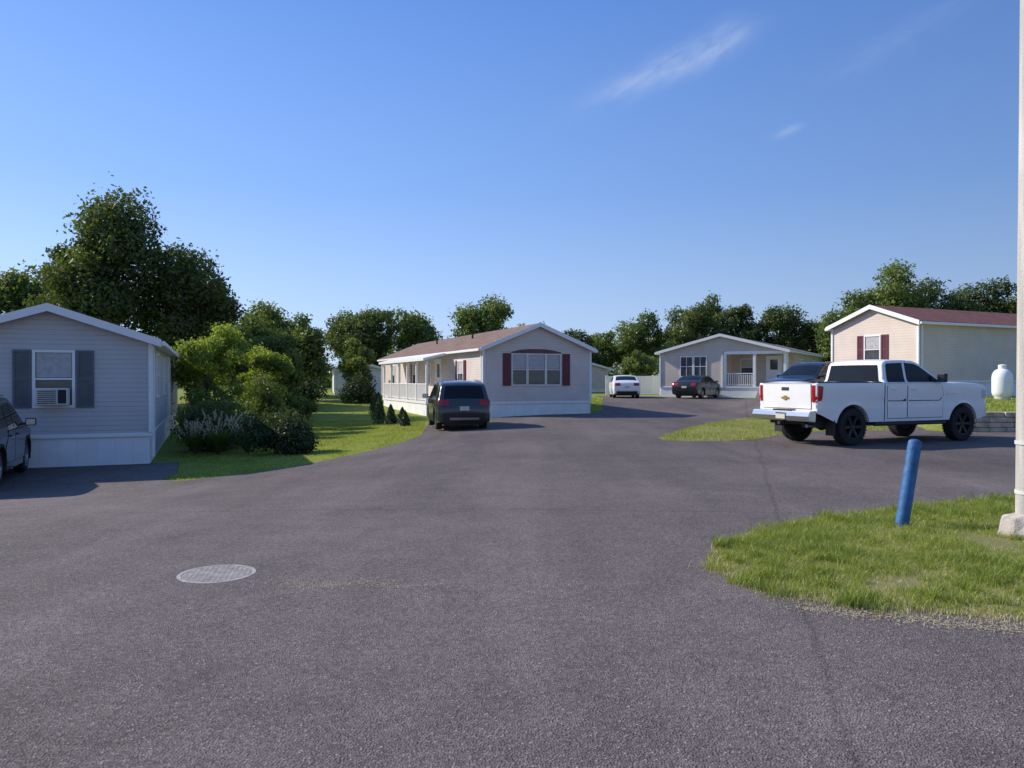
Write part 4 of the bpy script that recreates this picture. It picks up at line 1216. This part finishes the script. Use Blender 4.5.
MB().cyl((-1.85, -.8, .45), (-1.85, .8, .45), .06, .06, 12).obj("rear_axle", M['blackplastic'], e)
MB().cyl((2.05, -.8, .45), (2.05, .8, .45), .05, .05, 12).obj("front_axle", M['blackplastic'], e)
df = MB(); df.lathe([(0, -.16), (.1, -.14), (.14, 0), (.1, .14), (0, .16)], 14)
dfo = df.obj("differential", M['blackplastic'], e, smooth=50); dfo.location = (-1.85, 0, .45)
MB().cyl((-2.95, -.6, .48), (-.5, -.55, .48), .045, .045, 10).obj("exhaust", M['silver'], e)
for sg in (1, -1):
    MB().cyl((-1.15, sg*.99, .50), (1.35, sg*.99, .50), .045, .045, 10).obj("running_board", M['blackplastic'], e)
    MB().box(-2.46, -2.44, min(sg*.72, sg*1.0), max(sg*.72, sg*1.0), .25, .62).obj("mud_flap", M['blackplastic'], e)
tk.side("fuel_door", [(-1.28, 1.2), (-1.28, 1.36), (-1.12, 1.36), (-1.12, 1.2)], M['paint_white'], .005, (1,))
tk.side("badge", [(1.42, 1.22), (1.42, 1.255), (1.75, 1.255), (1.75, 1.22)], 'chrome', .008)

# ------------------------------------------------------------------ light & world
sdir = Vector((-.93, .36, 0)).normalized(); el = math.radians(33)
S = Vector((sdir.x*math.cos(el), sdir.y*math.cos(el), math.sin(el)))
sl = bpy.data.lights.new("sun", 'SUN'); sl.energy = 5.0; sl.angle = math.radians(.5); sl.color = (1, .92, .78)
so = bpy.data.objects.new("sun", sl); link(so)
so.rotation_euler = S.to_track_quat('Z', 'Y').to_euler()

w = bpy.data.worlds.new("World"); scene.world = w; w.use_nodes = True
nt = w.node_tree; N = nt.nodes; Lk = nt.links
bg = N["Background"]
sky = N.new("ShaderNodeTexSky"); sky.sky_type = 'NISHITA'; sky.sun_disc = False
sky.sun_elevation = el; sky.sun_rotation = math.atan2(sdir.x, sdir.y) % (2*math.pi)
sky.air_density = 1.0; sky.dust_density = .6; sky.ozone_density = 2.5
tc = N.new("ShaderNodeTexCoord"); sp = N.new("ShaderNodeSeparateXYZ"); Lk.new(tc.outputs["Generated"], sp.inputs[0])
def mth(op, a, b=None):
    m = N.new("ShaderNodeMath"); m.operation = op
    for i, v in enumerate((a, b)):
        if v is None: continue
        if isinstance(v, (int, float)): m.inputs[i].default_value = v
        else: Lk.new(v, m.inputs[i])
    return m.outputs[0]
rp = N.new("ShaderNodeValToRGB"); cr = rp.color_ramp
cr.elements[0].position = 0; cr.elements[0].color = (.37, .50, .72, 1)
cr.elements[1].position = 1; cr.elements[1].color = (.07, .17, .45, 1)
for p_, c_ in ((.08, (.30, .44, .73, 1)), (.23, (.155, .30, .66, 1)), (.45, (.075, .19, .54, 1))):
    q = cr.elements.new(p_); q.color = c_
Lk.new(sp.outputs[2], rp.inputs[0])
sc = N.new("ShaderNodeVectorMath"); sc.operation = 'SCALE'; sc.inputs[3].default_value = 1 / .15
Lk.new(rp.outputs[0], sc.inputs[0])
dt = N.new("ShaderNodeVectorMath"); dt.operation = 'DOT_PRODUCT'; dt.inputs[1].default_value = S
Lk.new(tc.outputs["Generated"], dt.inputs[0])
glow = N.new("ShaderNodeMapRange"); glow.inputs[1].default_value = -.2; glow.inputs[2].default_value = 1; glow.inputs[3].default_value = .88; glow.inputs[4].default_value = 1.9
Lk.new(dt.outputs["Value"], glow.inputs[0])
sc2 = N.new("ShaderNodeVectorMath"); sc2.operation = 'SCALE'; Lk.new(sc.outputs[0], sc2.inputs[0]); Lk.new(glow.outputs[0], sc2.inputs[3])
mxs = N.new("ShaderNodeMix"); mxs.data_type = 'RGBA'; mxs.inputs[0].default_value = .78
Lk.new(sky.outputs[0], mxs.inputs[6]); Lk.new(sc2.outputs[0], mxs.inputs[7])
ysafe = mth('MAXIMUM', sp.outputs[1], .05)
px = mth('DIVIDE', sp.outputs[0], ysafe); pz = mth('DIVIDE', sp.outputs[2], ysafe)
tot = None
for (cx, cz, ang, lu, lv, st, seed) in ((.20, .405, 26, .12, .022, .55, 0), (.265, .435, 38, .05, .024, .4, 5), (.355, .322, 22, .025, .007, .35, 9), (.5, .44, 30, .12, .02, .12, 13)):
    a = math.radians(ang)
    dx = mth('SUBTRACT', px, cx); dz = mth('SUBTRACT', pz, cz)
    u = mth('ADD', mth('MULTIPLY', dx, math.cos(a)), mth('MULTIPLY', dz, math.sin(a)))
    v = mth('ADD', mth('MULTIPLY', dx, -math.sin(a)), mth('MULTIPLY', dz, math.cos(a)))
    un = mth('DIVIDE', u, lu); vn = mth('DIVIDE', v, lv)
    cmb = N.new("ShaderNodeCombineXYZ"); Lk.new(mth('MULTIPLY', u, 14), cmb.inputs[0]); Lk.new(mth('MULTIPLY', v, 45), cmb.inputs[1]); cmb.inputs[2].default_value = seed
    nz = N.new("ShaderNodeTexNoise"); nz.inputs["Scale"].default_value = 1; nz.inputs["Detail"].default_value = 4; nz.inputs["Distortion"].default_value = .8
    Lk.new(cmb.outputs[0], nz.inputs["Vector"])
    r2 = mth('ADD', mth('MULTIPLY', un, un), mth('MULTIPLY', vn, vn))
    fall = mth('POWER', 2.718, mth('MULTIPLY', r2, -1.6))
    mr_ = N.new("ShaderNodeMapRange"); mr_.inputs[1].default_value = .25; mr_.inputs[2].default_value = .85; Lk.new(nz.outputs["Fac"], mr_.inputs[0])
    k = mth('MULTIPLY', mth('MULTIPLY', fall, mr_.outputs[0]), st)
    tot = k if tot is None else mth('ADD', tot, k)
front = mth('GREATER_THAN', sp.outputs[1], .1)
tot = mth('MULTIPLY', tot, front)
mx = N.new("ShaderNodeMix"); mx.data_type = 'RGBA'; mx.inputs[7].default_value = (4.6, 5.1, 6.2, 1)
Lk.new(tot, mx.inputs[0]); Lk.new(mxs.outputs[2], mx.inputs[6])
Lk.new(mx.outputs[2], bg.inputs[0]); bg.inputs[1].default_value = .15

cam = bpy.data.cameras.new("camera"); co = bpy.data.objects.new("camera", cam); link(co)
co.location = (0, 0, 1.6); co.rotation_euler = (math.radians(89.7), 0, 0)
cam.sensor_width = 36; cam.lens = 769/1024*36; cam.clip_end = 3000; cam.clip_start = .05
scene.camera = co
scene.view_settings.view_transform = 'Standard'
scene.view_settings.look = 'None'
scene.view_settings.exposure = 0
